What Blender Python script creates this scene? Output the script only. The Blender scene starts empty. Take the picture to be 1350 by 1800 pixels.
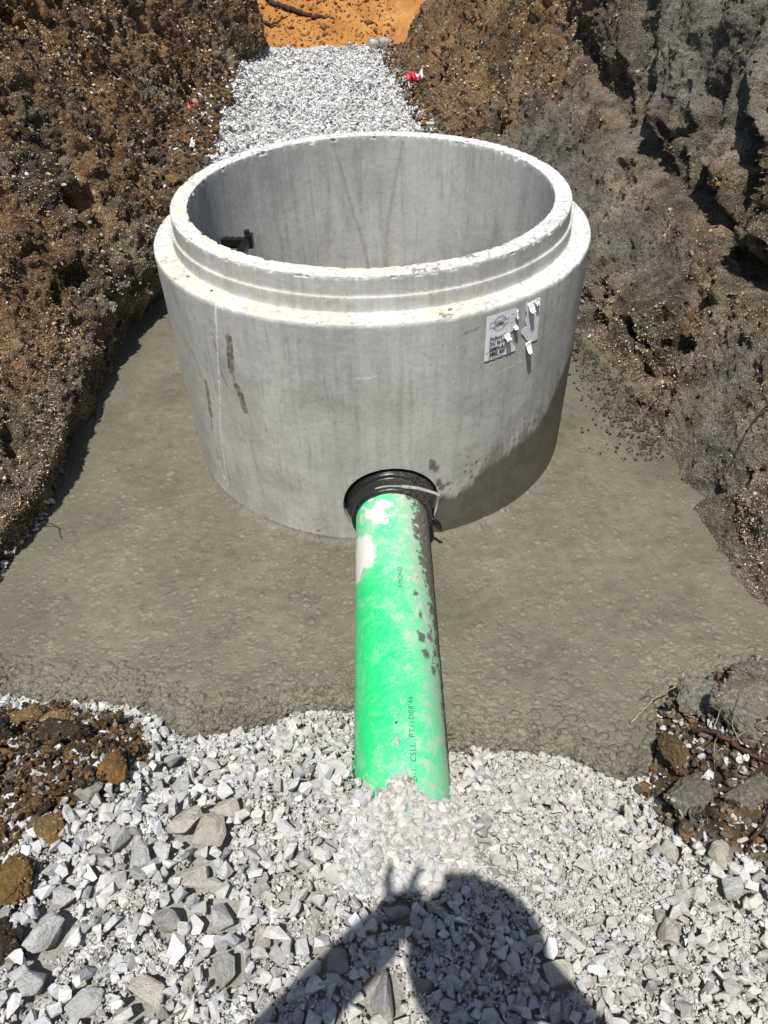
import bpy, bmesh, math
import numpy as np
from mathutils import Vector, Matrix
R = math.radians
scene = bpy.context.scene
col = scene.collection
rng = np.random.default_rng(7)

# ------------------------------------------------------------------ noise
def _hash(ix, iy, iz, seed):
    h = (ix.astype(np.int64) * 73856093) ^ (iy.astype(np.int64) * 19349663) ^ (iz.astype(np.int64) * 83492791) ^ (seed * 2654435761)
    h = (h ^ (h >> 13)) * 1274126177
    return (h ^ (h >> 16)) & 0x7fffffff
_gr = np.random.default_rng(3).normal(size=(512, 3)); _gr /= np.linalg.norm(_gr, axis=1)[:, None]
def perlin(P, s=1.0, seed=0):
    P = np.asarray(P, float) * s
    I = np.floor(P).astype(np.int64); F = P - I
    U = F * F * F * (F * (F * 6 - 15) + 10)
    out = 0
    for dx in (0, 1):
        wx = U[:, 0] if dx else 1 - U[:, 0]
        for dy in (0, 1):
            wy = U[:, 1] if dy else 1 - U[:, 1]
            for dz in (0, 1):
                wz = U[:, 2] if dz else 1 - U[:, 2]
                g = _gr[_hash(I[:, 0] + dx, I[:, 1] + dy, I[:, 2] + dz, seed) % 512]
                out = out + wx * wy * wz * (g[:, 0] * (F[:, 0] - dx) + g[:, 1] * (F[:, 1] - dy) + g[:, 2] * (F[:, 2] - dz))
    return out * 1.6
def fbm(P, s=1.0, o=4, seed=0, gain=.5, ridged=False):
    t = 0; a = 1; n = 0
    for i in range(o):
        v = perlin(P, s * 2.03 ** i, seed + i * 17)
        if ridged: v = 1 - 2 * np.abs(v)
        t = t + a * v; n += a; a *= gain
    return t / n
def worley(P, s=1.0, seed=0):
    P = np.asarray(P, float) * s
    I = np.floor(P).astype(np.int64)
    d1 = np.full(len(P), 9.0)
    for dx in (-1, 0, 1):
        for dy in (-1, 0, 1):
            for dz in (-1, 0, 1):
                J = I + np.array([dx, dy, dz])
                h = _hash(J[:, 0], J[:, 1], J[:, 2], seed)
                f = np.stack([(h & 1023) / 1023., ((h >> 10) & 1023) / 1023., ((h >> 20) & 1023) / 1023.], -1)
                d1 = np.minimum(d1, ((J + f - P) ** 2).sum(1))
    return np.sqrt(d1)
def sstep(a, b, x):
    t = np.clip((x - a) / (b - a), 0, 1); return t * t * (3 - 2 * t)

# ------------------------------------------------------------------ object helpers
def props(o, label=None, cat=None, group=None, kind=None):
    if label: o['label'] = label
    if cat: o['category'] = cat
    if group: o['group'] = group
    if kind: o['kind'] = kind
    return o
def mesh_np(name, V, F, mat, parent=None, smooth=True, attrs=None):
    """V Nx3, F list of arrays (k, n) of same-size polygons"""
    if isinstance(F, np.ndarray): F = [F]
    F = [f for f in F if len(f)]
    me = bpy.data.meshes.new(name)
    me.vertices.add(len(V)); me.vertices.foreach_set('co', np.asarray(V, np.float32).ravel())
    loops = np.concatenate([f.ravel() for f in F]).astype(np.int32)
    cnt = np.concatenate([np.full(len(f), f.shape[1]) for f in F]).astype(np.int32)
    st = np.concatenate([[0], np.cumsum(cnt)[:-1]]).astype(np.int32)
    me.loops.add(len(loops)); me.loops.foreach_set('vertex_index', loops)
    me.polygons.add(len(cnt)); me.polygons.foreach_set('loop_start', st); me.polygons.foreach_set('loop_total', cnt)
    me.polygons.foreach_set('use_smooth', np.full(len(cnt), smooth))
    for k, A in (attrs or {}).items():
        A = np.asarray(A, np.float32)
        if A.ndim == 1:
            a = me.attributes.new(k, 'FLOAT', 'POINT'); a.data.foreach_set('value', A)
        elif A.shape[1] == 3:
            a = me.attributes.new(k, 'FLOAT_VECTOR', 'POINT'); a.data.foreach_set('vector', A.ravel())
        else:
            a = me.attributes.new(k, 'FLOAT_COLOR', 'POINT'); a.data.foreach_set('color', A.ravel())
    me.update(calc_edges=True); me.validate()
    if mat: me.materials.append(mat)
    o = bpy.data.objects.new(name, me); col.objects.link(o)
    if parent: o.parent = parent
    return o
def empty(name, loc=(0, 0, 0)):
    o = bpy.data.objects.new(name, None); col.objects.link(o); o.location = loc; o.empty_display_size = .1
    return o
def place(o, parent):
    """parent keeping the world position (parents are unrotated empties)"""
    bpy.context.view_layer.update()
    o.parent = parent; o.matrix_parent_inverse = parent.matrix_world.inverted()
    return o
def gridfaces(nu, nv, wrap=False):
    i = np.arange(nu if wrap else nu - 1)[:, None]; j = np.arange(nv - 1)[None]
    a = i * nv + j; b = ((i + 1) % nu) * nv + j
    return np.stack([a, b, b + 1, a + 1], -1).reshape(-1, 4)
def tube(pts, rad, n=8, cap=True, wob=0, seed=0):
    pts = np.asarray(pts, float); m = len(pts); rad = np.broadcast_to(rad, (m,))
    T = np.gradient(pts, axis=0); T /= np.linalg.norm(T, axis=1)[:, None]
    up = np.array([0, 0, 1.]) if abs(T[0][2]) < .9 else np.array([1., 0, 0])
    V = []
    for k in range(m):
        a = np.cross(T[k], up); a /= np.linalg.norm(a); b = np.cross(a, T[k]); 
        t = np.linspace(0, 2 * np.pi, n, endpoint=False)
        V.append(pts[k] + rad[k] * (np.cos(t)[:, None] * a + np.sin(t)[:, None] * b))
    V = np.array(V)
    if wob: V = V + wob * rad[:, None, None] * np.random.default_rng(seed).normal(size=V.shape)
    V = V.reshape(-1, 3)
    i = np.arange(m - 1)[:, None]; j = np.arange(n)[None]
    a = i * n + j; b = i * n + (j + 1) % n
    F = np.stack([a, b, b + n, a + n], -1).reshape(-1, 4)
    if cap:
        caps = np.array([list(range(n))[::-1], [(m - 1) * n + k for k in range(n)]])
        return V, [F, caps]
    return V, [F]
def boxv(c, s, rot=None):
    c = np.array(c, float); s = np.array(s, float) / 2
    V = np.array([[x, y, z] for x in (-1, 1) for y in (-1, 1) for z in (-1, 1)]) * s
    if rot is not None: V = V @ np.array(rot).T
    F = np.array([[0, 1, 3, 2], [4, 6, 7, 5], [0, 4, 5, 1], [2, 3, 7, 6], [0, 2, 6, 4], [1, 5, 7, 3]])
    return V + c, F
def join(parts):
    Vs = []; Fs = []; n = 0
    for V, F in parts:
        if isinstance(F, np.ndarray): F = [F]
        Vs.append(V); Fs += [f + n for f in F]; n += len(V)
    by = {}
    for f in Fs: by.setdefault(f.shape[1], []).append(f)
    return np.concatenate(Vs), [np.concatenate(v) for v in by.values()]
def bevel(o, w, seg=2):
    m = o.modifiers.new('bevel', 'BEVEL'); m.width = w; m.segments = seg; m.limit_method = 'ANGLE'; return o

# ------------------------------------------------------------------ materials
class NT:
    def __init__(s, name):
        s.m = bpy.data.materials.new(name); s.m.use_nodes = True; s.t = s.m.node_tree; s.t.nodes.clear()
        s.out = s.n('ShaderNodeOutputMaterial'); s.p = s.n('ShaderNodeBsdfPrincipled')
        s.l(s.p.outputs[0], s.out.inputs[0])
    def n(s, typ, **kw):
        x = s.t.nodes.new(typ)
        for k, v in kw.items(): setattr(x, k, v)
        return x
    def l(s, a, b): s.t.links.new(a, b)
    def set(s, sock, v):
        if isinstance(v, bpy.types.NodeSocket): s.l(v, sock)
        else:
            if isinstance(v, (tuple, list)) and len(v) == 3 and sock.type == 'RGBA': v = (*v, 1)
            sock.default_value = v
    def attr(s, name, out='Fac'): return s.n('ShaderNodeAttribute', attribute_name=name).outputs[out]
    def coord(s): return s.n('ShaderNodeTexCoord').outputs['Object']
    def mapv(s, v, sc=(1, 1, 1), loc=(0, 0, 0)):
        m = s.n('ShaderNodeMapping'); s.l(v, m.inputs[0]); m.inputs['Scale'].default_value = sc; m.inputs['Location'].default_value = loc; return m.outputs[0]
    def noise(s, v, sc, det=6, rough=.6, dist=0, out='Fac'):
        x = s.n('ShaderNodeTexNoise'); s.l(v, x.inputs['Vector']); x.inputs['Scale'].default_value = sc
        x.inputs['Detail'].default_value = det; x.inputs['Roughness'].default_value = rough; x.inputs['Distortion'].default_value = dist
        return x.outputs[out]
    def vor(s, v, sc, feat='F1', out='Distance'):
        x = s.n('ShaderNodeTexVoronoi', feature=feat); s.l(v, x.inputs['Vector']); x.inputs['Scale'].default_value = sc
        return x.outputs[out]
    def ramp(s, f, stops):
        x = s.n('ShaderNodeValToRGB'); s.l(f, x.inputs[0]); e = x.color_ramp.elements
        while len(e) < len(stops): e.new(.5)
        for k, (p, c) in enumerate(stops):
            e[k].position = p; e[k].color = (c, c, c, 1) if isinstance(c, (int, float)) else (*c, 1)
        return x.outputs[0]
    def mix(s, f, a, b, mode='MIX'):
        x = s.n('ShaderNodeMix', data_type='RGBA', blend_type=mode)
        s.set(x.inputs[0], f); s.set(x.inputs[6], a); s.set(x.inputs[7], b); return x.outputs[2]
    def math(s, op, a, b=0.0, c=0.0, clamp=False):
        x = s.n('ShaderNodeMath', operation=op, use_clamp=clamp); s.set(x.inputs[0], a); s.set(x.inputs[1], b); s.set(x.inputs[2], c); return x.outputs[0]
    def bump(s, h, strength=.5, dist=.01, nrm=None):
        x = s.n('ShaderNodeBump'); s.set(x.inputs['Height'], h); x.inputs['Strength'].default_value = strength; x.inputs['Distance'].default_value = dist
        if nrm: s.l(nrm, x.inputs['Normal'])
        return x.outputs[0]
    def fin(s, color, rough=.9, nrm=None, spec=.5, metal=0):
        s.set(s.p.inputs['Base Color'], color); s.set(s.p.inputs['Roughness'], rough)
        s.p.inputs['Specular IOR Level'].default_value = spec; s.p.inputs['Metallic'].default_value = metal
        if nrm: s.l(nrm, s.p.inputs['Normal'])
        return s.m
def simple(name, c, rough=.6, spec=.5, metal=0, var=.25, sc=40, bs=.2):
    t = NT(name); v = t.coord(); n = t.noise(v, sc)
    k = t.ramp(n, [(.3, 1 - var), (.7, 1 + var * .3)])
    return t.fin(t.mix(1, k, c, 'MULTIPLY'), rough, t.bump(n, bs, .002), spec, metal)

# per-stone colour is stored in the attribute "tint"
def stone_mat(name, bump=.5, fine=90, speck=.5):
    t = NT(name); v = t.coord(); c = t.attr('tint', 'Color')
    n1 = t.noise(v, fine, 8, .7); n2 = t.noise(v, fine * .25, 4, .6); n3 = t.noise(v, fine * 5, 3, .6)
    k = t.ramp(n1, [(.30, .68), (.52, 1.0), (.75, 1.12)])
    c2 = t.mix(1, c, k, 'MULTIPLY')
    c2 = t.mix(t.ramp(n2, [(.5, 0), (.72, .45)]), c2, (.40, .35, .26))
    c2 = t.mix(t.ramp(n3, [(.62, 0), (.75, speck)]), c2, (.16, .15, .14))
    h = t.math('ADD', n1, t.math('MULTIPLY', n3, .45))
    return t.fin(c2, .9, t.bump(h, bump, .012), .25)
M_gravel = stone_mat('crushed_limestone', speck=0)
M_rock = stone_mat('limestone_rock', 1.0, 60, .25)

def soil_mat(name):
    t = NT(name); v = t.coord(); mud = t.attr('mud'); och = t.attr('ochre')
    nb = t.noise(v, 1.9, 5, .6, .4); nm = t.noise(v, 9, 6, .65, .3); nf = t.noise(v, 55, 7, .7); ng = t.noise(v, 210, 3, .7)
    base = t.ramp(nm, [(.30, (.036, .027, .019)), (.45, (.105, .077, .050)), (.58, (.245, .188, .120)), (.72, (.40, .34, .25))])
    oc = t.ramp(nf, [(.30, (.058, .030, .012)), (.5, (.215, .112, .033)), (.72, (.46, .265, .09))])
    f = t.math('ADD', och, t.math('MULTIPLY', t.math('SUBTRACT', nb, .5), 2.6))
    c = t.mix(t.ramp(f, [(.35, 0), (.62, .85)]), base, oc)
    gm = t.ramp(nf, [(.3, (.165, .153, .126)), (.7, (.32, .30, .25))])
    c = t.mix(t.math('MULTIPLY', mud, t.ramp(nm, [(.32, .25), (.5, 1)])), c, gm)
    c = t.mix(t.ramp(ng, [(.38, .85), (.52, 0)]), c, (.012, .009, .006))  # shade in the gaps between granules, put into the colour
    c = t.mix(t.math('MULTIPLY', t.ramp(ng, [(.55, 0), (.64, .6)]), t.math('SUBTRACT', 1, t.math('MULTIPLY', mud, .6))), c, (.46, .36, .22))
    pt = t.noise(v, 3.6, 4, .62, .6)
    c = t.mix(1, c, t.ramp(pt, [(.34, .55), (.47, 1.05), (.56, 1.3), (.70, 1.9)]), 'MULTIPLY')
    # pale shell and limestone flecks
    vd = t.vor(v, 120); vc = t.vor(v, 120, out='Color'); 
    sep = t.n('ShaderNodeSeparateColor'); t.l(vc, sep.inputs[0])
    fl = t.math('MULTIPLY', t.math('LESS_THAN', vd, .38), t.math('GREATER_THAN', t.math('ADD', t.math('ADD', sep.outputs[0], t.math('MULTIPLY', nm, .4)), t.math('MULTIPLY', t.attr('shell'), .42)), 1.14))
    fl = t.math('MULTIPLY', fl, t.math('SUBTRACT', 1, t.math('MULTIPLY', mud, .6)))
    c = t.mix(fl, c, (.52, .48, .40))
    h = t.math('ADD', t.math('MULTIPLY', nf, 1.0), t.math('ADD', t.math('MULTIPLY', ng, .35), t.math('MULTIPLY', fl, .15)))
    return t.fin(c, .92, t.bump(h, 1.0, .035), .3)
M_soil = soil_mat('excavated_soil')

def clod_mat():
    t = NT('dirt_clod'); v = t.coord(); tint = t.attr('tint', 'Color')
    nm = t.noise(v, 14, 6, .65); nf = t.noise(v, 95, 7, .75); ng = t.noise(v, 260, 3, .7)
    k = t.ramp(nf, [(.28, .25), (.5, .9), (.75, 1.9)])
    c = t.mix(1, tint, k, 'MULTIPLY')
    c = t.mix(t.ramp(nm, [(.55, 0), (.68, .6)]), c, (.26, .13, .04))
    c = t.mix(t.ramp(ng, [(.60, 0), (.70, .8)]), c, (.50, .46, .38))
    return t.fin(c, .92, t.bump(t.math('ADD', nf, t.math('MULTIPLY', ng, .4)), 1.0, .012), .3)
M_clod = clod_mat()

def slab_mat():
    t = NT('wet_concrete'); v = t.coord(); dirt = t.attr('dirt')
    n1 = t.noise(v, 3.0, 5, .6); n2 = t.noise(v, 24, 6, .65); n3 = t.noise(v, 240, 3, .6)
    w = t.noise(t.mapv(v, (11, 17, 11)), 1.5, 5, .6, 1.6)
    c = t.ramp(n1, [(.32, (.128, .117, .083)), (.52, (.164, .151, .109)), (.72, (.200, .186, .138))])
    c = t.mix(1, c, t.ramp(n2, [(.3, .82), (.7, 1.12)]), 'MULTIPLY')
    c = t.mix(1, c, t.ramp(n3, [(.3, .80), (.7, 1.15)]), 'MULTIPLY')
    c = t.mix(t.math('MULTIPLY', dirt, t.ramp(n2, [(.45, 0), (.55, .8)])), c, (.07, .055, .04))
    h = t.math('ADD', t.math('MULTIPLY', w, .30), t.math('ADD', t.math('MULTIPLY', n2, .30), t.math('MULTIPLY', n3, .16)))
    ro = t.ramp(n3, [(.35, .22), (.58, .62)])
    return t.fin(c, ro, t.bump(h, .9, .012), .45)
M_slab = slab_mat()

def concrete_mat():
    t = NT('precast_concrete'); u = t.attr('cyl', 'Vector'); v = t.coord()
    mk = t.n('ShaderNodeAttribute', attribute_name='masks'); sp = t.n('ShaderNodeSeparateColor'); t.l(mk.outputs['Color'], sp.inputs[0])
    wet, scar, whitening, yel = sp.outputs[0], sp.outputs[1], sp.outputs[2], mk.outputs['Alpha']
    st = t.noise(t.mapv(u, (22, 1.6, 3)), 1.0, 6, .65, .3)
    st2 = t.noise(t.mapv(u, (70, 4.5, 3)), 1.0, 5, .7, .2)
    cl = t.noise(v, 4.0, 6, .62, .5); fi = t.noise(v, 60, 7, .7); vf = t.noise(v, 300, 3, .6)
    c = t.ramp(cl, [(.30, (.36, .358, .33)), (.5, (.485, .48, .448)), (.72, (.57, .565, .53))])
    c = t.mix(1, c, t.ramp(st, [(.32, .80), (.52, 1.0), (.72, 1.05)]), 'MULTIPLY')
    c = t.mix(1, c, t.ramp(st2, [(.30, .78), (.42, 1.0), (.8, 1.04)]), 'MULTIPLY')
    c = t.mix(1, c, t.ramp(fi, [(.28, .80), (.5, 1.0), (.8, 1.06)]), 'MULTIPLY')
    # pin holes and hairline nicks
    vd = t.vor(t.mapv(u, (46, 26, 46)), 1.0); pn = t.math('MULTIPLY', t.math('LESS_THAN', vd, .105), t.math('GREATER_THAN', fi, .50))
    c = t.mix(t.math('MULTIPLY', pn, .55), c, (.13, .125, .115))
    c = t.mix(t.math('MULTIPLY', whitening, t.ramp(fi, [(.38, 0), (.5, 1)])), c, (.85, .85, .83))
    c = t.mix(t.math('MULTIPLY', yel, t.ramp(fi, [(.35, .2), (.6, 1)])), c, (.66, .55, .30))
    sc = t.ramp(fi, [(.3, (.055, .045, .035)), (.5, (.16, .12, .085)), (.7, (.33, .28, .2))])
    c = t.mix(scar, c, sc)
    c = t.mix(wet, c, t.mix(t.ramp(vf, [(.35, 0), (.65, 1)]), (.100, .090, .072), (.158, .142, .114)))
    ro = t.math('SUBTRACT', .88, t.math('MULTIPLY', wet, .30))
    h = t.math('ADD', t.math('MULTIPLY', fi, .6), t.math('ADD', t.math('MULTIPLY', vf, t.math('ADD', .22, t.math('MULTIPLY', wet, .9))), t.math('MULTIPLY', pn, -.7)))
    return t.fin(c, ro, t.bump(h, .45, .004), .4)
M_conc = concrete_mat()

def pipe_mat():
    t = NT('green_pvc'); u = t.attr('cyl', 'Vector')
    mk = t.n('ShaderNodeAttribute', attribute_name='masks'); sp = t.n('ShaderNodeSeparateColor'); t.l(mk.outputs['Color'], sp.inputs[0])
    slurry, white, pale = sp.outputs[0], sp.outputs[1], sp.outputs[2]
    # fine diagonal scratches: rotate then stretch
    r = t.n('ShaderNodeMapping'); t.l(u, r.inputs[0]); r.inputs['Rotation'].default_value = (0, 0, R(38)); 
    sx = t.noise(t.mapv(r.outputs[0], (26, 260, 1)), 1.0, 4, .65); 
    n = t.noise(u, 30, 7, .7); nf = t.noise(u, 170, 4, .7)
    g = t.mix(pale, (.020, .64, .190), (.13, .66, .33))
    g = t.mix(t.ramp(sx, [(.54, 0), (.68, .40)]), g, (.34, .78, .48))
    g = t.mix(t.ramp(t.math('ADD', t.math('MULTIPLY', n, .6), t.math('ADD', t.math('MULTIPLY', nf, .4), t.math('MULTIPLY', pale, .10))), [(.565, 0), (.66, .75)]), g, (.47, .56, .43))
    g = t.mix(t.ramp(sx, [(.26, .5), (.34, 0)]), g, (.02, .30, .10))
    g = t.mix(white, g, (.72, .70, .64))
    g = t.mix(t.math('MULTIPLY', t.attr('halo'), t.ramp(nf, [(.36, 0), (.58, .85)])), g, (.44, .44, .38))
    dk = t.vor(t.mapv(r.outputs[0], (38, 95, 1)), 1.0); g = t.mix(t.math('MULTIPLY', t.math('LESS_THAN', dk, .085), .8), g, (.04, .10, .05))
    g = t.mix(slurry, g, t.ramp(nf, [(.3, (.075, .068, .055)), (.7, (.20, .185, .155))]))
    ro = t.math('ADD', .42, t.math('MULTIPLY', slurry, .3))
    h = t.math('ADD', t.math('MULTIPLY', sx, .25), t.math('MULTIPLY', t.math('ADD', nf, n), t.math('ADD', .06, slurry)))
    return t.fin(g, ro, t.bump(h, .45, .003), .4)
M_pipe = pipe_mat()

def rubber_mat():
    t = NT('black_rubber'); v = t.coord(); n = t.noise(v, 45, 6, .7); nf = t.noise(v, 220, 4, .7); dust = t.attr('dust')
    c = t.mix(t.math('MULTIPLY', dust, t.ramp(nf, [(.48, 0), (.6, 1)])), (.012, .012, .012), (.33, .31, .27))
    return t.fin(c, t.ramp(n, [(.3, .2), (.7, .42)]), t.bump(n, .3, .003), .6)
M_rubber = rubber_mat()
M_steel = simple('dusty_steel', (.62, .60, .54), .4, .5, .5, .3, 80)
M_strap = simple('dusty_strap', (.42, .40, .35), .5, .4, .2, .5, 120)
M_plastic = simple('black_plastic', (.012, .012, .013), .35, .5, 0, .3, 60)
M_paper = simple('white_paper', (.86, .87, .88), .6, .4, 0, .12, 50, .1)
M_ink = simple('black_ink', (.02, .02, .022), .6, .3, 0, .1, 50, .05)
M_print = simple('faded_print', (.06, .20, .11), .6, .3, 0, .7, 260, .05)
M_red = simple('red_wrapper', (.62, .02, .045), .4, .5, 0, .25, 40)
M_wwrap = simple('white_wrapper', (.75, .72, .70), .45, .5, 0, .2, 40)
M_root = simple('brown_root', (.11, .062, .035), .85, .3, 0, .6, 60, .6)
M_straw = simple('pale_straw', (.33, .29, .19), .8, .3, 0, .5, 80, .3)
M_dark = simple('dark_bark', (.055, .035, .02), .85, .3, 0, .5, 60, .6)
M_hole = simple('black_spot', (.012, .012, .012), .7, .3, 0, .3, 30, .4)
def sand_mat():
    t = NT('orange_sand'); v = t.coord(); n = t.noise(v, 2.5, 6, .6); nf = t.noise(v, 22, 8, .7); ng = t.noise(v, 120, 3, .7)
    c = t.ramp(n, [(.3, (.44, .185, .050)), (.5, (.56, .26, .078)), (.7, (.66, .35, .125))])
    c = t.mix(t.ramp(nf, [(.28, .7), (.42, 0)]), c, (.16, .07, .03))
    c = t.mix(1, c, t.ramp(ng, [(.3, .75), (.7, 1.1)]), 'MULTIPLY')
    return t.fin(c, .95, t.bump(t.math('ADD', nf, t.math('MULTIPLY', ng, .3)), 1, .03), .2)
M_sand = sand_mat()
def pet_mat():
    t = NT('clear_plastic'); t.p.inputs['Transmission Weight'].default_value = .85
    return t.fin((.80, .88, .92), .12, None, .5)
M_pet = pet_mat()
# person
M_skin = simple('skin', (.50, .30, .21), .55, .4, 0, .15, 30)
M_shirt = simple('work_shirt', (.10, .14, .20), .85, .2, 0, .2, 60)
M_jean = simple('denim', (.05, .07, .12), .9, .2, 0, .3, 120)
M_boot = simple('boot_leather', (.12, .075, .04), .6, .4, 0, .3, 60)

# ------------------------------------------------------------------ layout curves (metres, riser axis at origin, slab top z=0)
EX = np.array([-1.5, -1.12, -.978, -.814, -.695, -.565, -.441, -.319, -.258, -.098, .161, .328, .475, .54, .59, .667, .70, .72, .75, .836, 1.036, 1.5])
EY = np.array([-1.25, -1.283, -1.318, -1.324, -1.347, -1.443, -1.438, -1.408, -1.374, -1.38, -1.513, -1.519, -1.541, -1.584, -1.617, -1.604, -1.56, -1.49, -1.42, -1.385, -1.36, -1.32])
def edge_y(x): return np.interp(x, EX, EY)
LBY = np.array([-5, -1.6, -1.25, -.83, -.522, -.183, .266, .718, 1.269, 2.0, 3.0, 5.5, 6.25, 7.0, 9.5, 13])
LBX = np.array([-1.40, -1.40, -1.345, -1.275, -1.205, -1.245, -1.222, -1.212, -1.165, -1.24, -1.30, -1.19, -1.15, -1.42, -1.75, -2.2])
RBY = np.array([-5, -1.8, -1.172, -1.035, -.886, -.635, -.344, -.041, .317, .575, 1.5, 3.4, 4.7, 5.8, 6.3, 7.0, 9.5, 13])
RBX = np.array([1.25, 1.22, 1.16, 1.11, 1.09, 1.075, 1.08, 1.075, 1.02, .97, .80, .47, .36, .235, .22, .42, .75, 1.1])
LDX = np.array([-.86, -.84, -.83, -.76, -.66, -.62, -.62, -.70, -.9]); LDY = np.array([-2.3, -2.1, -1.85, -1.76, -1.70, -1.6, -1.5, -1.40, -1.34])
RDX = np.array([.98, .85, .79, .69, .625, .635, .67, .69, .76]); RDY = np.array([-2.3, -2.0, -1.93, -1.87, -1.79, -1.70, -1.59, -1.50, -1.40])
def dirt_mask(x, y, n=0):
    l = np.interp(y, LDY[::1], LDX[::1]) if LDY[0] < LDY[-1] else 0
    r = np.interp(y, RDY, RDX)
    L = sstep(.05, -.05, x - l + n) * sstep(-1.315, -1.36, y + n * .3)
    Rr = sstep(-.04, .04, x - r + n) * sstep(-1.33, -1.39, y)
    return L, Rr
def floor_z(x, y):
    P = np.stack([x, y, 0 * x], -1)
    d = edge_y(x) - y
    front = -.035 + .205 * sstep(0, .36, d) + .022 * fbm(P, 2.6, 3, 5) * sstep(0, .3, d)
    L, Rr = dirt_mask(x, y, .05 * perlin(P, 9, 3))
    front = front + L * (.015 + .03 * fbm(P, 6, 3, 8)) + Rr * (.045 + .30 * sstep(.72, 1.25, x) + .05 * fbm(P, 5, 3, 9))
    # behind the riser the bedding gravel mounds up, then the sand face
    b = -.06 + .25 * sstep(.9, 2.3, y) + .02 * fbm(P, 2.5, 3, 11)
    b = b + .17 * sstep(-.85, -1.25, x) * sstep(1.2, 2.6, y) * sstep(6, 4.5, y)
    b = b + sstep(5.9, 6.15, y) * .03
    return np.where(d > 0, front, np.where(y > .9, b, -.06))

# ------------------------------------------------------------------ ground (one sheet: trench floor, plateau far away)
def axis(segs):
    out = []
    for a, b, s in segs: out.append(np.arange(a, b, s))
    return np.concatenate(out + [[segs[-1][1]]])
gx = axis([(-1.9, -1.5, .05), (-1.5, 1.4, .008), (1.4, 1.8, .05)])
gy = axis([(-5, -2.4, .05), (-2.4, -1.15, .006), (-1.15, 1.0, .05), (1.0, 6.6, .018)])
X, Y = np.meshgrid(gx, gy, indexing='ij'); x = X.ravel(); y = Y.ravel()
z = floor_z(x, y)
L, Rr = dirt_mask(x, y, .05 * perlin(np.stack([x, y, 0 * x], -1), 9, 3))
P0 = np.stack([x, y, z], -1)
rough = .012 * fbm(P0, 18, 4, 21, .6) * ((y < -1.1) | (y > 1))
cl_ = np.clip(.5 - worley(P0, 16, 4), -1, 1) * .035 + np.clip(.5 - worley(P0, 38, 5), -1, 1) * .012
z = z + rough + np.clip(L + Rr, 0, 1) * cl_ - .011 * (1 - np.clip(L + Rr, 0, 1)) * (y < -1.2)
soilmask = np.where(y > 1, 1 - sstep(-1.10, -1.0, x) * sstep(.1, -.05, x - np.interp(y, RBY, RBX)), np.clip(L + Rr, 0, 1))
def ground_mat():
    t = NT('trench_floor'); v = t.coord(); s = t.attr('soil')
    n = t.noise(v, 10, 6, .65); nf = t.noise(v, 130, 6, .75)
    c = t.ramp(nf, [(.30, (.36, .345, .305)), (.5, (.55, .53, .48)), (.7, (.70, .69, .64))])
    c = t.mix(1, c, t.ramp(n, [(.3, .75), (.7, 1.05)]), 'MULTIPLY')
    m = t.ramp(t.noise(v, 22, 6, .65), [(.32, (.035, .026, .018)), (.48, (.095, .066, .04)), (.6, (.20, .13, .06)), (.72, (.30, .25, .18))])
    m = t.mix(1, m, t.ramp(nf, [(.3, .45), (.55, 1), (.75, 1.5)]), 'MULTIPLY')
    c = t.mix(s, c, m)
    return t.fin(c, .93, t.bump(nf, 1, .012), .3)
M_ground = ground_mat()
props(mesh_np('ground', np.stack([x, y, z], -1), gridfaces(len(gx), len(gy)), M_ground, attrs={'soil': soilmask}), kind='structure')
# wide plateau around the excavation, out to the horizon
pl = np.array([[-400, -400], [400, -400], [400, 400], [-400, 400], [-2.35, -5], [2.75, -5], [2.75, 13], [-3.3, 13]], float)
V = np.concatenate([np.c_[pl[:4], np.full(4, 2.02)], np.c_[pl[4:], np.full(4, 2.02)]])
props(mesh_np('terrain', V, np.array([[0, 1, 5, 4], [1, 2, 6, 5], [2, 3, 7, 6], [3, 0, 4, 7]]), M_soil, smooth=False,
      attrs={'mud': np.full(8, .3), 'ochre': np.full(8, .3)}), kind='structure')

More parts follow.
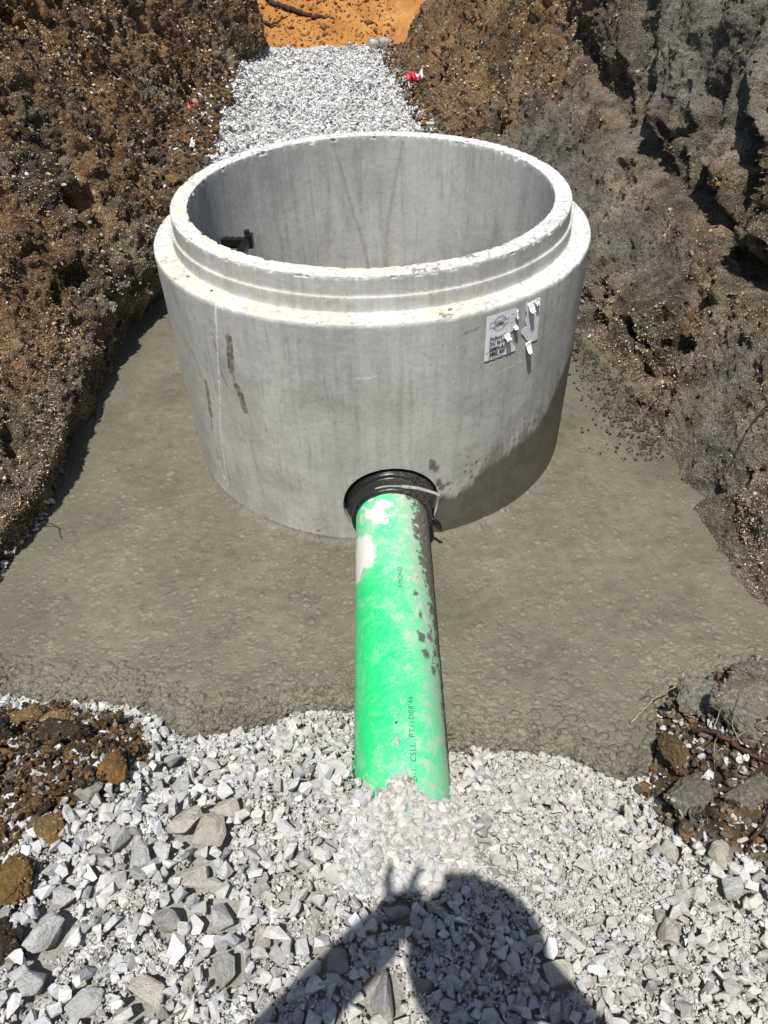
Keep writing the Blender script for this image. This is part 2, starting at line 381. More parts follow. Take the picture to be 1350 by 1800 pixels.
# ------------------------------------------------------------------ trench banks
def bank(side):
    ys = [-5.0]
    while ys[-1] < 13:
        yy = ys[-1]
        dist = math.hypot(yy + 2.54, 1.6)
        ys.append(yy + (0.05 if yy < -1.9 else max(.0042, .0026 * dist) if yy < 7.2 else .06))
    ys = np.array(ys)
    zs = np.concatenate([np.arange(-.16, 1.5, .0058), np.arange(1.5, 2.03, .03), [2.03]])
    Yg, Zg = np.meshgrid(ys, zs, indexing='ij'); y = Yg.ravel(); zz = Zg.ravel()
    P = np.stack([y, zz, 0 * y], -1)
    if side < 0:
        bx = -np.interp(y, LBY, LBX)
        brow = np.interp(y, [-2, -.8, -.3, .3, .8, 1.3, 2.2, 3.5], [.10, .12, .16, .20, .27, .30, .25, .20]) + .05 * perlin(P * [1, 0, 0], 3.5, 7) + .02 * perlin(P * [1, 0, 0], 11, 8)
        up = np.maximum(zz - brow, 0); lo_ = np.clip(zz / brow, 0, 1)
        off = -.055 * np.sin(lo_ * np.pi * .55) * np.interp(y, [-1, 0, .5, .9, 1.3, 2], [.0, .1, .35, 1.2, 1.5, .3])
        off += (np.minimum(up, 1.05) / np.tan(R(54)) + np.maximum(up - 1.05, 0) / np.tan(R(74))) * np.interp(y, [-2, 0, 1.0, 1.6, 3, 5, 6.3, 7], [1, 1, .85, .72, .62, .45, .25, .4])
        off += (.09 * fbm(P * [1, .8, 1], 1.1, 2, 40) + .045 * fbm(P * [1, .6, 1], 3.1, 3, 41)) * sstep(-.1, .3, zz)
        # pocket behind the riser and a rib that stands proud just before it
        off += .08 * np.exp(-((y - 2.0) / .35) ** 2) * sstep(0, .3, zz)
        off += -.16 * np.exp(-((y - 5.9) / .5) ** 2) * sstep(.0, .5, zz)
        th = R(56); seed = 60; shell = np.clip(.25 + 1.6 * fbm(P, 1.8, 3, 13) + .5 * sstep(.45, .1, zz), 0, 1)
        mud = sstep(.35, .1, zz + .1 * perlin(P, 5, 2)) * .35
        och = .30 + .0 * y + .34 * sstep(.1, .7, zz) - .35 * sstep(.35, .05, zz)
    else:
        bx = np.interp(y, RBY, RBX)
        crest = np.interp(y, [-3, -.2, .27, .77, 1.13, 1.54, 2.4, 4], [.42, .44, .465, .52, .56, .61, .80, 1.2]) + .03 * perlin(P * [1, 0, 0], 4, 7)
        low = np.minimum(zz, crest) / np.tan(R(54))
        up = np.maximum(zz - crest, 0)
        jut = np.interp(y, [-2, -.5, 1.5, 2.6, 3.4], [.10, .12, .10, .03, 0])
        brw = np.clip(.55 + 1.2 * perlin(P * [1, 0, 0], 2.6, 17) + .5 * perlin(P * [1, 0, 0], 7, 18), 0, 1.4)
        off = low + jut * 1.5 * sstep(-.01, .035, up) - .11 * brw * sstep(.03, .20, up) * np.interp(y, [-2, 2.2, 3.2], [1, 1, 0]) + up / np.tan(R(75)) * np.interp(y, [-2, 3, 5.5, 6.3, 7], [1, .95, .8, .5, .6])
        # diagonal bucket grooves on the upper face
        q = y * .82 - zz * .57 + .16 * fbm(P, 2.6, 3, 77) + .05 * perlin(P, 9, 78)
        g = perlin(np.stack([q * 5.2, (y * .57 + zz * .82) * .9, 0 * y], -1), 1, 71)
        g2 = perlin(np.stack([q * 11, (y * .57 + zz * .82) * 1.6, 0 * y], -1), 1, 72)
        wgt = sstep(-.02, .12, up) * sstep(3.0, 1.6, y)
        off += wgt * (.05 + (.22 * np.abs(g) + .07 * np.abs(g2)) * (.45 + 1.1 * sstep(-.25, .3, perlin(P, 2.1, 79))) - .08) + wgt * .05 * sstep(.16, .0, up)
        off += .07 * fbm(P * [1, .8, 1], 1.2, 2, 42) + .035 * fbm(P * [1, .7, 1], 3.2, 3, 43)
        th = R(58); seed = 90
        pts = [(2.09, .42, 1), (1.5, .42, 1), (.86, .37, .9), (.54, .35, .8), (-.37, .18, .95), (-.2, .3, .8), (-.68, .06, .85), (1.36, 1.01, 1), (.75, .92, .8), (.89, 1.18, .9), (1.29, 1.2, 1), (3.11, .53, 0), (5, .35, 0), (2.42, .76, .1),
               (-.13, .45, .1), (1.8, .67, .35), (1.18, .62, .3), (.64, .56, .1), (.27, .5, .1), (-.08, .48, .1), (.63, .14, .3), (.29, .10, .15), (.04, .06, .15), (-.74, .14, .3), (-.01, .32, .5), (2.8, 1.0, .2), (-.9, .25, .5), (.3, .8, .15), (0, .8, .15), (.5, .68, .2)]
        num = 0; den = 0
        yn = y + .10 * fbm(P, 4, 3, 5); zn = zz + .07 * fbm(P, 4, 3, 6)
        for (a_, b_, c_) in pts:
            w_ = 1 / ((yn - a_) ** 2 + 2.2 * (zn - b_) ** 2 + .004) ** 1.6; num = num + w_ * c_; den = den + w_
        mud = np.clip(1.5 * (num / den) - .25 + .5 * fbm(P, 7, 3, 14), 0, 1)
        shell = np.clip(.9 * np.exp(-(((y - .15) / .38) ** 2 + ((zz - .07) / .16) ** 2)) + .7 * np.exp(-(((y + .74) / .25) ** 2 + ((zz - .14) / .1) ** 2)) + (.15 + 1.2 * fbm(P, 2, 3, 19)) * (1 - mud), 0, 1)
        och = .16 + .50 * sstep(1.9, 3, y)
    n = np.array([math.sin(th), 0, math.cos(th)])
    Q = np.stack([bx + off, y, zz], -1)
    calm = 1 - .55 * mud
    h = .040 * fbm(Q, 4.2, 3, seed, ridged=True) * calm
    h += (.046 * np.clip(.55 - worley(Q, 8.5, seed + 1), -.2, 1) + .026 * np.clip(.5 - worley(Q, 21, seed + 2), -.3, 1)) * (1 - .72 * mud) * (.45 + 1.5 * sstep(-.2, .3, fbm(Q, 2.2, 2, seed + 30)))
    h += .016 * np.clip(.5 - worley(Q, 52, seed + 3), -.3, 1) + .020 * fbm(Q, 34, 3, seed + 5, .7) * calm
    # sharp dark pits
    pit = fbm(Q * [1, 1, .7], 4.2, 3, seed + 9); h -= .09 * sstep(.22, .36, pit) * np.where(mud > .6, .4, 1)
    base = sstep(-.05, .12, zz)
    h = h * (.35 + .65 * base) - .035 * (1 - base) * 0
    und = .045 * sstep(.16, .05, zz) * (.5 + perlin(P, 4, 33)) * sstep(-.2, .02, zz + .1)
    j = .010 * np.stack([0 * y, perlin(Q, 24, seed + 20), perlin(Q, 24, seed + 21)], -1)
    fade = sstep(2.03, 1.85, zz)
    Q = Q + (-n * [1, 1, -1]) * (h * fade)[:, None] * [1, 1, 1] + j * fade[:, None]
    Q[:, 0] += und
    Q[:, 0] *= side
    F = gridfaces(len(ys), len(zs))
    if side > 0: pass
    else: F = F[:, ::-1]
    o = mesh_np('bank', Q, F, M_soil, attrs={'mud': mud, 'ochre': och, 'shell': shell})
    props(o, kind='structure')
    return Q, mud, o, (len(ys), len(zs)), n
QL, mudL, oL, shL, nL = bank(-1)
QR, mudR, oR, shR, nR = bank(1)
oL.name = 'bank_left'; oR.name = 'bank_right'

# ------------------------------------------------------------------ far sand face
sx_ = np.arange(-2.6, 1.9, .02); sy_ = np.concatenate([np.arange(6.02, 8.6, .02), [9, 10, 11, 13.2]])
X, Y = np.meshgrid(sx_, sy_, indexing='ij'); x = X.ravel(); y = Y.ravel()
P = np.stack([x, y, 0 * x], -1)
z = np.minimum(.15 + np.maximum(y - 6.15, -.2) * .52, 2.0) + .05 * fbm(P, 2.2, 4, 31) + .022 * fbm(P, 12, 4, 32, .6) - .05 * sstep(.25, .4, fbm(P, 5, 2, 35))
ZS = z
def sand_z(px, py): 
    k = np.argmin((x - px) ** 2 + (y - py) ** 2); return z[k]
props(mesh_np('sand_bank', np.stack([x, y, z], -1), gridfaces(len(sx_), len(sy_)), M_sand), kind='structure')
xs_, ys2_, zs2_ = x.copy(), y.copy(), z.copy()
def sand_z(px, py): return float(zs2_[np.argmin((xs_ - px) ** 2 + (ys2_ - py) ** 2)])

# ------------------------------------------------------------------ wet concrete slab
ax_ = np.arange(-1.5, 1.4, .0038); ay_ = np.concatenate([np.arange(-1.70, -1.12, .0028), np.arange(-1.12, -.2, .0042), np.arange(-.2, 1.8, .009), np.arange(1.8, 2.6, .05)])
X, Y = np.meshgrid(ax_, ay_, indexing='ij'); x = X.ravel(); y = Y.ravel(); P = np.stack([x, y, 0 * x], -1)
ey = edge_y(x) + .018 * fbm(P * [1, 0, 0], 9, 3, 51) + .008 * perlin(P, 30, 3)
d = y - ey
H = np.zeros((len(ax_), len(ay_)))
r2 = np.random.default_rng(11)
# aggregate lumps coated in slurry: crowded at the open edge, sparse further back
N = 20000
cx = r2.uniform(-1.4, 1.25, N); cy = r2.uniform(-1.68, .3, N)
dd = cy - edge_y(cx)
dens = np.where(dd < .10, 1, np.where(dd < .5, .24 + .55 * np.exp(-(dd - .1) / .08), .17 * np.exp(-(dd - .5) * 1.0) + .05))
dens = dens * np.where(cx < 0, 1.0, .75)
keep = (r2.random(N) < dens) & (dd > -.03); cx, cy, dd = cx[keep], cy[keep], dd[keep]
rr = r2.uniform(.006, .0145, len(cx)); asp = r2.uniform(.45, 1.0, len(cx)); an = r2.uniform(0, np.pi, len(cx))
hh = rr * np.where(dd < .12, r2.uniform(.6, 1.0, len(cx)), r2.uniform(.10, .36, len(cx)))
Hm = np.zeros_like(H)
for k in range(len(cx)):
    i0, i1 = np.searchsorted(ax_, [cx[k] - rr[k] * 1.3, cx[k] + rr[k] * 1.3]); j0, j1 = np.searchsorted(ay_, [cy[k] - rr[k] * 1.3, cy[k] + rr[k] * 1.3])
    u = ax_[i0:i1][:, None] - cx[k]; v = ay_[j0:j1][None] - cy[k]
    a = (u * math.cos(an[k]) + v * math.sin(an[k])) / rr[k]; b = (-u * math.sin(an[k]) + v * math.cos(an[k])) / rr[k] / asp[k]
    q = np.clip(1 - a * a - b * b, 0, 1); c_ = hh[k] * np.sqrt(q) - .0028 * ((a * a + b * b > 1) & (a * a + b * b < 1.5))
    Hm[i0:i1, j0:j1] = np.where(np.abs(c_) > np.abs(Hm[i0:i1, j0:j1]), c_, Hm[i0:i1, j0:j1])
H = Hm.ravel()
wave = fbm(P * [1, 1.3, 1], 9, 3, 53) * .0026 + fbm(P, 34, 3, 54) * .0018
z = H + wave + .006 * fbm(P, 3, 2, 55)
roll = np.clip(d / .055, -1, 1)
z = z - .05 * (1 - np.sqrt(np.clip(1 - (1 - np.clip(roll, 0, 1)) ** 2, 0, 1))) - np.where(d < 0, np.minimum(-d * 6, .16), 0)
# slurry heaped against the pipe and the riser
z += .040 * np.exp(-((x - .03) / .10) ** 2) * sstep(-1.55, -1.3, y) * sstep(-.5, -.7, y)
rad = np.hypot(x, y); z += .010 * np.exp(-((rad - .735) / .02) ** 2)
dirt = 1.2 * sstep(.80, 1.02, x) * sstep(-.55, 0, y) + .3 * sstep(.16, .05, 1.2 - np.abs(x)) + .0 * x
slab = mesh_np('concrete_slab', np.stack([x, y, z], -1), gridfaces(len(ax_), len(ay_)), M_slab, attrs={'dirt': np.clip(dirt, 0, 1)})
props(slab, kind='structure')

# ------------------------------------------------------------------ manhole riser
riser = props(empty('manhole_riser', (0, 0, -.12)), 'open round precast concrete manhole ring standing in wet concrete, green pipe entering its front', 'manhole')
def cut(P_):  # list of (arc deg, z)
    return np.array(P_)
def polydist(px, pz, pts):
    """distance in metres to a polyline given in (deg, z) on the outer face"""
    pts = np.array(pts, float); A = pts[:, 0] * np.pi / 180 * .735; B = pts[:, 1]
    best = np.full(px.shape, 9.)
    for k in range(len(A) - 1):
        ux, uz = A[k + 1] - A[k], B[k + 1] - B[k]; L2 = ux * ux + uz * uz
        t = np.clip(((px - A[k]) * ux + (pz - B[k]) * uz) / L2, 0, 1)
        best = np.minimum(best, np.hypot(px - A[k] - t * ux, pz - B[k] - t * uz))
    return best
prof = []
for zz in np.arange(-.12, .812, .0048): prof.append((.735, zz, 0))
prof += [(.7345, .8165, 0), (.7325, .8205, 0), (.7290, .8226, 1)]
for rr_ in np.linspace(.724, .682, 9): prof.append((rr_, .8235, 1))
prof += [(.6735, .8243, 1), (.6705, .8262, 1), (.6695, .830, 2)]
for zz in np.linspace(.836, .8655, 6): prof.append((.6685, zz, 2))
prof += [(.6678, .8680, 2), (.6655, .8692, 2), (.6618, .8696, 2), (.6606, .8712, 3)]
for zz in np.linspace(.876, .921, 10): prof.append((.6600, zz, 3))
prof += [(.6592, .9245, 3), (.6565, .9272, 4)]
for rr_ in np.linspace(.652, .609, 9): prof.append((rr_, .9281, 4))
prof += [(.6055, .9270, 4), (.6038, .9245, 5)]
for zz in np.arange(.919, -.12, -.008): prof.append((.6033, zz, 5))
prof = np.array(prof); NS = 1150
ph = np.linspace(-np.pi, np.pi, NS, endpoint=False)
PH, K = np.meshgrid(ph, np.arange(len(prof)), indexing='ij'); PH = PH.ravel(); K = K.ravel()
r = prof[K, 0].copy(); z = prof[K, 1].copy(); tag_ = prof[K, 2]
HX, HZ, HR = .034 / .735, .163, .160
# snap the grid onto the round pipe opening
arc = (PH - HX) * .735; outer = (tag_ == 0) & (z < .8)
dh = np.hypot(arc, z - HZ)
sn = outer & (np.abs(dh - HR) < .0034)
PH2 = PH.copy(); PH2[sn] = HX + arc[sn] / dh[sn] * HR / .735; z2 = z.copy(); z2[sn] = HZ + (z[sn] - HZ) / dh[sn] * HR
PH, z = PH2, z2
P = np.stack([r * np.sin(PH), -r * np.cos(PH), z], -1)
nz = fbm(P, 14, 4, 81, .6)
r = r + np.where(tag_ == 0, .0009 * nz, np.where(tag_ == 5, -.0007 * nz, 0))
z = z + np.where((tag_ == 1) | (tag_ == 4), .0022 * fbm(P, 40, 3, 82, .7) - .0015 * sstep(.1, .35, fbm(P, 16, 2, 83)), 0)
# chipped arrises
chip = sstep(.10, .42, fbm(P, 26, 3, 84, .7)); chip2 = sstep(.05, .35, fbm(P, 50, 3, 85, .7))
ed = np.exp(-((z - .823) / .006) ** 2) * (tag_ < 2) * (r > .72)
r -= ed * (.0055 * chip + .0020 * chip2); z -= ed * .0045 * chip
ed = (np.abs(z - .928) < .010) * ((r > .650) | (r < .613)) * (tag_ > 2)
sg = np.where(r > .63, -1, 1); r += sg * ed * (.0050 * chip + .0028 * chip2); z -= ed * (.0045 * chip + .002 * chip2)
ed = np.exp(-((z - .869) / .004) ** 2) * (tag_ == 2); r -= ed * .0012 * chip
nn = np.exp(-((PH + R(128)) / .05) ** 2) * (tag_ == 4); z -= nn * .006
P = np.stack([r * np.sin(PH), -r * np.cos(PH), z], -1)
F = gridfaces(NS, len(prof), True)
arcv = (PH - HX) * .735; dh = np.hypot(arcv, z - HZ); inside = outer & (dh < HR - .0008)
F = F[~(inside[F].any(1))]
# masks
A = PH * .735; deg = np.degrees(PH)
Pn = np.stack([A * 1.0, z, 0 * A], -1)
wz = np.interp(deg, [8, 14.1, 19.7, 24.6, 27.8, 33.3, 39.4, 46.4, 51.6, 55.6, 60, 62.5, 75], [.0, .172, .167, .194, .239, .256, .265, .289, .323, .375, .412, .439, .52])
wn = .022 * fbm(Pn * [1, .35, 1], 26, 3, 91) + .016 * fbm(Pn * [2.2, .25, 1], 30, 2, 92)
wet = sstep(.030, -.016, z - wz - wn + .022 * fbm(Pn, 40, 3, 95)) * (.92 + .10 * sstep(-.2, .3, fbm(Pn, 14, 3, 90))) * (deg > 10) * (tag_ == 0) * (deg < 80)
wet = np.maximum(wet, .55 * sstep(.14, .0, z - wz - 2.2 * wn) * sstep(20, 30, deg) * (deg < 85) * (tag_ == 0) * (fbm(Pn * [2, .3, 1], 20, 3, 93) > .02))
wob = .0022 * fbm(Pn, 60, 3, 94)
sp = 0 * z
_rs = np.random.default_rng(3)
for (a, b, s) in [(_rs.uniform(14, 62), None, _rs.uniform(.0012, .0045)) for _ in range(90)] + [(13.1, .318, .013), (13.9, .30, .010), (14.9, .237, .011), (15.8, .215, .010), (17.6, .225, .007), (12.6, .335, .006)]:
    if b is None: b = np.interp(a, [14, 27, 39, 51, 62], [.17, .235, .265, .32, .44]) + abs(_rs.normal(0, .06))
    sp = np.maximum(sp, sstep(.003, -.003, np.hypot(A - R(a) * .735, (z - b) * .7) - s + 3 * wob) * .85)
wet = np.maximum(wet, sp * (tag_ == 0))
sc = np.zeros_like(z)
def mark(pts, w, f=1.0):
    global sc
    sc = np.maximum(sc, f * sstep(.0015, -.0015, polydist(A, z, pts) - w + wob * 1.6))
mark([(-35.6, .722), (-36.2, .66), (-36.9, .612)], .0135)
mark([(-36.9, .61), (-36.2, .575)], .004, .6)
mark([(-35.9, .555), (-35.0, .52), (-34.7, .474)], .0125)
mark([(-48.9, .505), (-49.2, .45), (-50.2, .37)], .0105, .9); mark([(-50.2, .37), (-51.2, .30)], .003, .8)
mark([(-41.4, .695), (-40.9, .66)], .006, .35); mark([(-41.9, .715), (-38.0, .688)], .0018, .7)
mark([(-40.8, .585), (-39.3, .54)], .0035, .6); mark([(-52.3, .40), (-52.6, .375)], .003, .6)
mark([(-48.8, .765), (-48.6, .748)], .008, .22); mark([(-35.5, .758), (-35.4, .745)], .008, .22)
mark([(-51.7, .21), (-51.5, .17), (-50.2, .12)], .003, .6); mark([(-17.6, .030), (-17.1, .036)], .007, .5)
mark([(19.6, .764), (23.4, .772)], .0032, .55); mark([(-20.9, .27), (-21.1, .20)], .0025, .35)
mark([(-29, .45), (-28.6, .40)], .002, .4); mark([(-6, .62), (-4, .61)], .0025, .4)
sc *= (tag_ == 0) * (.62 + .5 * sstep(-.3, .3, fbm(Pn, 60, 3, 88)))
for (pp_, w_, f_) in [([(7.6, .70), (7.4, .45), (8.0, .30)], .010, .20), ([(-22, .66), (-22.5, .50)], .012, .12), ([(30, .62), (31.5, .50), (32, .40)], .030, .16), ([(2, .74), (2.2, .60)], .02, .10), ([(-10, .36), (-10.5, .25)], .015, .12), ([(47, .72), (48, .5)], .04, .12)]:
    sc = np.maximum(sc, f_ * sstep(w_, 0, polydist(A, z, pp_) + 6 * wob) * (tag_ == 0) * (.5 + .8 * sstep(-.3, .3, fbm(Pn * [3, .35, 1], 30, 3, 87))))
wet = np.maximum(wet, .75 * sstep(.014, .004, z - .004 - .5 * np.abs(wn)) * (tag_ == 0))
ch = np.zeros_like(z)
def whitening(pts, w, f=1.0):
    global ch
    ch = np.maximum(ch, f * sstep(.002, -.001, polydist(A, z, pts) - w + wob))
whitening([(-37.9, .823), (-40.6, .654), (-43.5, .48), (-46.7, .319), (-49.6, .056)], .0016, .9)
whitening([(-38.1, .815), (-39.2, .76)], .0035, .8)
whitening([(-53.5, .64), (-49.0, .55), (-48.5, .47)], .0012, .7); whitening([(-51.4, .16), (-50.2, .09)], .005, .9)
whitening([(29.5, .600), (33.5, .604), (37.0, .61)], .0014, .6); whitening([(-6, .66), (-2, .655), (0, .665)], .0014, .6)
ch *= (tag_ == 0)
# weather stains inside
def ipoly(pts, w, f):
    Ai = np.where(PH < 0, PH + 2 * np.pi, PH)
    pts = [((a + 360) % 360, b) for a, b in pts]
    return f * sstep(w, 0, polydist(Ai * .735, z, pts) + wob * 4)
ins = (tag_ == 5)
st_ = np.maximum.reduce([ipoly([(-166.2, .912), (-168.8, .80), (-172.4, .64), (-176.4, .49), (-179, .3)], .016, .36), ipoly([(167.4, .903), (170.4, .75), (174.1, .563), (175, .3)], .018, .36),
                         ipoly([(-163, .74), (-161, .45)], .03, .28), ipoly([(-166, .915), (-166.8, .885)], .008, .35), ipoly([(-140, .72), (-142, .3)], .03, .24)])
sc = np.where(ins, st_ * (.5 + .6 * (fbm(Pn * [3, .3, 1], 20, 3, 96) + .5)), sc)
yel = ((tag_ == 1) | (tag_ == 4)) * sstep(-.08, .22, fbm(P, 7, 3, 97)) * sstep(0, .5, -np.sin(PH) * .6 + np.cos(PH) * .7)
grub = ((tag_ == 4) | (tag_ == 1)) * sstep(.22, .34, fbm(P, 34, 3, 98, .6)) * sstep(.05, .3, fbm(P, 4, 2, 99)) * .8
sc = np.maximum(sc, grub)
ch = np.maximum(ch, ((tag_ == 1) | (tag_ == 4)) * .42)  # shoulder and lip top paler than the walls
masks = np.stack([np.clip(wet, 0, 1), np.clip(sc, 0, 1), ch, np.clip(yel * .55, 0, 1)], -1)
ring = mesh_np('concrete_ring', P, F, M_conc, attrs={'masks': masks, 'cyl': np.stack([A, z, r], -1)})
ring.data.set_sharp_from_angle(angle=R(38))
place(ring, riser)
# the wall thickness seen inside the pipe opening
t = np.linspace(0, 2 * np.pi, 121)[:-1]
tv = []
for rad_ in (.735, .70, .66, .60):
    a_ = HX + HR * np.cos(t) / .735
    tv.append(np.stack([rad_ * np.sin(a_), -rad_ * np.cos(a_), HZ + HR * np.sin(t)], -1))
tv = np.array(tv).transpose(1, 0, 2).reshape(-1, 3)
op = mesh_np('opening_lining', tv, gridfaces(120, 4, True), M_conc, attrs={'masks': np.tile([0, .2, .4, 0], (480, 1)), 'cyl': tv})
place(op, riser)

# pipe axis
PA, PB, PC, PE, PR = .0365, .0048, .2145, .07, .1163
pd = np.array([PB, 1, PE]); pd /= np.linalg.norm(pd)
n1 = np.cross(pd, [0, 0, 1]); n1 /= np.linalg.norm(n1); n2 = np.cross(n1, pd)    # n1 = +x, n2 = up
def pax(y): return np.array([PA + PB * y, y, PC + PE * y])
# rubber boot: dished collar from the opening down to the pipe
tt = np.linspace(0, 2 * np.pi, 181)[:-1]
bp = [(.1585, -.728), (.1595, -.715), (.1585, -.709), (.1540, -.711), (.1485, -.719), (.1440, -.724), (.1400, -.734), (.1360, -.744), (.1335, -.742), (.131, -.750), (.1285, -.765), (.1300, -.780), (.1310, -.790), (.1290, -.798), (.1220, -.800), (.1172, -.798)]
BV = []; du = []
for a in tt:
    for (rr_, yy) in bp:
        w = (rr_ - .1172) / (.1595 - .1172)
        c = pax(yy) * (1 - w) + np.array([.034, yy, HZ]) * w
        xo = c[0] + rr_ * math.cos(a)
        yo = yy if w < .5 else yy + (-math.sqrt(.735 ** 2 - xo * xo) + .735) * w
        pt = np.array([xo, yo, c[2] + rr_ * math.sin(a)])
        BV.append(pt); du.append(.6 * (.15 + .85 * sstep(-.05, .09, pt[0] - .03)) * (.55 if w < .8 else .15))
BV = np.array(BV); BV += .0022 * np.stack([fbm(BV, 22, 3, 1), fbm(BV, 22, 3, 2), fbm(BV, 22, 3, 3)], -1)
boot = mesh_np('rubber_boot', BV, gridfaces(180, len(bp), True), M_rubber, attrs={'dust': np.array(du)})
place(boot, riser)
def band(y0, y1, r0, a0=0, a1=360, name='clamp_band', mat=M_steel, par=boot):
    a = np.radians(np.linspace(a0, a1, 140)); V = []
    for k in a:
        for (rr_, yy) in [(r0, y0), (r0 + .0025, y0), (r0 + .0025, y1), (r0, y1)]:
            c = pax(yy); V.append(c + rr_ * (math.cos(k) * n1 + math.sin(k) * n2))
    i = np.arange(139)[:, None] * 4; j = np.arange(4)[None]
    F = np.stack([i + j, i + (j + 1) % 4, i + 4 + (j + 1) % 4, i + 4 + j], -1).reshape(-1, 4)
    return mesh_np(name, np.array(V), F, mat, smooth=False)
cb = place(band(-.776, -.770, .1305, 40, 112, mat=M_strap), boot)
# loose tail of the band
c0 = pax(-.773) + .1315 * (math.cos(R(75)) * n1 + math.sin(R(75)) * n2)
ps = np.array([c0, c0 + [.045, -.004, -.004], c0 + [.085, -.010, -.014], c0 + [.118, -.016, -.026]])
V = np.concatenate([[q + np.array([0, -.0055, -.001]), q + np.array([0, .0055, .001]), q + np.array([0, .0055, .0035]), q + np.array([0, -.0055, .0015])] for q in ps])
F = np.concatenate([[[4 * k + j, 4 * k + (j + 1) % 4, 4 * k + 4 + (j + 1) % 4, 4 * k + 4 + j] for j in range(4)] for k in range(3)] + [[[0, 3, 2, 1], [12, 13, 14, 15]]])
place(mesh_np('clamp_tail', V, np.array(F), M_strap, smooth=False), boot)
# short rubber tab lying against the ring, right of the pipe
c1 = pax(-.785) + .128 * n1 * .98 - .01 * n2
V, F = tube([c1 + [-.01, 0, .005], c1 + [.01, -.006, .002], c1 + [.024, -.012, -.008], c1 + [.032, -.014, -.018]], [.0065, .0065, .006, .005], 8)
tb = mesh_np('rubber_tab', V, F, M_plastic); place(tb, boot)

# manhole step (plastic) on the inside
stp = empty('ladder_step', (0, 0, 0))
cth = R(-96); rd = np.array([math.sin(cth), -math.cos(cth), 0]); tg = np.array([math.cos(cth), math.sin(cth), 0])
B3 = np.stack([rd, tg, [0, 0, 1]], 1)
def lb(c, s): 
    V, F = boxv([0, 0, 0], s); V = V @ B3.T + (c[0] * rd + c[1] * tg + np.array([0, 0, c[2]])); return V, F
SZ = .682; RT = .490
ps = [lb((RT, 0, SZ), (.030, .30, .022))]
for k in np.linspace(-.13, .13, 14): ps.append(lb((RT, k, SZ + .013), (.028, .006, .006)))
V, F = join(ps); tread = bevel(mesh_np('tread', V, F, M_plastic, smooth=False), .002); place(tread, stp)
for s in (-1, 1):
    ps = [lb((.548, s * .150, SZ), (.135, .024, .030)), lb((RT - .012, s * .150, SZ + .006), (.024, .030, .052)), lb((RT - .004, s * .150, SZ + .036), (.018, .020, .018)), lb((.555, s * .150, SZ - .018), (.11, .010, .012))]
    for k in range(4): ps.append(lb((.50 + k * .022, s * .150, SZ + .016), (.008, .022, .005)))
    V, F = join(ps); place(bevel(mesh_np('side_rail', V, F, M_plastic, smooth=False), .002), stp)
place(stp, riser)

# ------------------------------------------------------------------ torn paper label on the ring
def on_ring(dg, zz, off=.0022):
    a = R(dg); return [(.735 + off) * math.sin(a), -(.735 + off) * math.cos(a), zz]
def sheet(poly, off, name, mat, par, th=.0006):
    bm = bmesh.new()
    # dense triangulation so that the sheet follows the curve
    vs = [bm.verts.new((R(a) * .735, b, 0)) for a, b in poly]
    f = bm.faces.new(vs); bmesh.ops.triangulate(bm, faces=[f])
    for xx in np.arange(.28, .58, .008):
        bmesh.ops.bisect_plane(bm, geom=bm.verts[:] + bm.edges[:] + bm.faces[:], plane_co=(xx, 0, 0), plane_no=(1, 0, 0))
    for v in bm.verts:
        q = on_ring(math.degrees(v.co.x / .735), v.co.y, off + .0006 * math.sin(v.co.x * 260 + v.co.y * 90)); v.co = q
    bmesh.ops.recalc_face_normals(bm, faces=bm.faces[:])
    me = bpy.data.meshes.new(name); bm.to_mesh(me); bm.free(); me.materials.append(mat)
    o = bpy.data.objects.new(name, me); col.objects.link(o)
    m = o.modifiers.new('s', 'SOLIDIFY'); m.thickness = th; m.offset = 0
    place(o, par); return o
LP = [(25.04, .799), (28.2, .8), (31.4, .8), (33.19, .798), (33.82, .792), (33.6, .78), (33.3, .767), (32.84, .763), (33.1, .755), (33.57, .747), (34.38, .739), (34.1, .734), (33.45, .73), (32.6, .729), (31.79, .727), (31.29, .721), (30.79, .716), (31.3, .708), (32.04, .70), (33.1, .686), (34.05, .671), (34.25, .659), (25.25, .657)]
RP = [(36.17, .802), (38.3, .80), (40.9, .797), (41.59, .66), (39.17, .661), (38.0, .672), (37.11, .683), (36.5, .695), (35.62, .706), (35.4, .713), (35.76, .72), (36.6, .723), (37.1, .724), (36.6, .735), (36.35, .748), (36.7, .757), (36.59, .767), (36.1, .78)]
paper = sheet(LP, .0024, 'paper_label', M_paper, riser)
torn = sheet(RP, .0024, 'paper_label', M_paper, riser)
# curled flaps
def flap(dg, zz, w, h, curl, par, seed):
    r_ = np.random.default_rng(seed); V = []
    nu, nv = 7, 9
    for i in range(nu):
        for j in range(nv):
            u = (i / (nu - 1) - .5) * w * (1 - .45 * (j / (nv - 1)) ** 2) + .002 * r_.normal() * (j / nv)
            s = j / (nv - 1) * h
            o_ = .003 + curl * (1 - math.cos(s / h * 2.2)) * .5 + .0015 * r_.normal() * (j > 0)
            V.append(on_ring(dg + math.degrees(u / .735), zz - s * (1 - .25 * s / h), o_))
    o = mesh_np('torn_flap', np.array(V), gridfaces(nu, nv), M_paper); m = o.modifiers.new('s', 'SOLIDIFY'); m.thickness = .0008
    place(o, par)
flap(38.3, .668, .024, .046, .022, torn, 1); flap(37.6, .797, .026, .036, .020, torn, 2); flap(39.6, .80, .020, .024, .010, torn, 3)
flap(31.0, .726, .022, .020, .018, paper, 4); flap(33.2, .745, .018, .014, .014, paper, 5); flap(33.5, .79, .008, .035, .008, paper, 6)
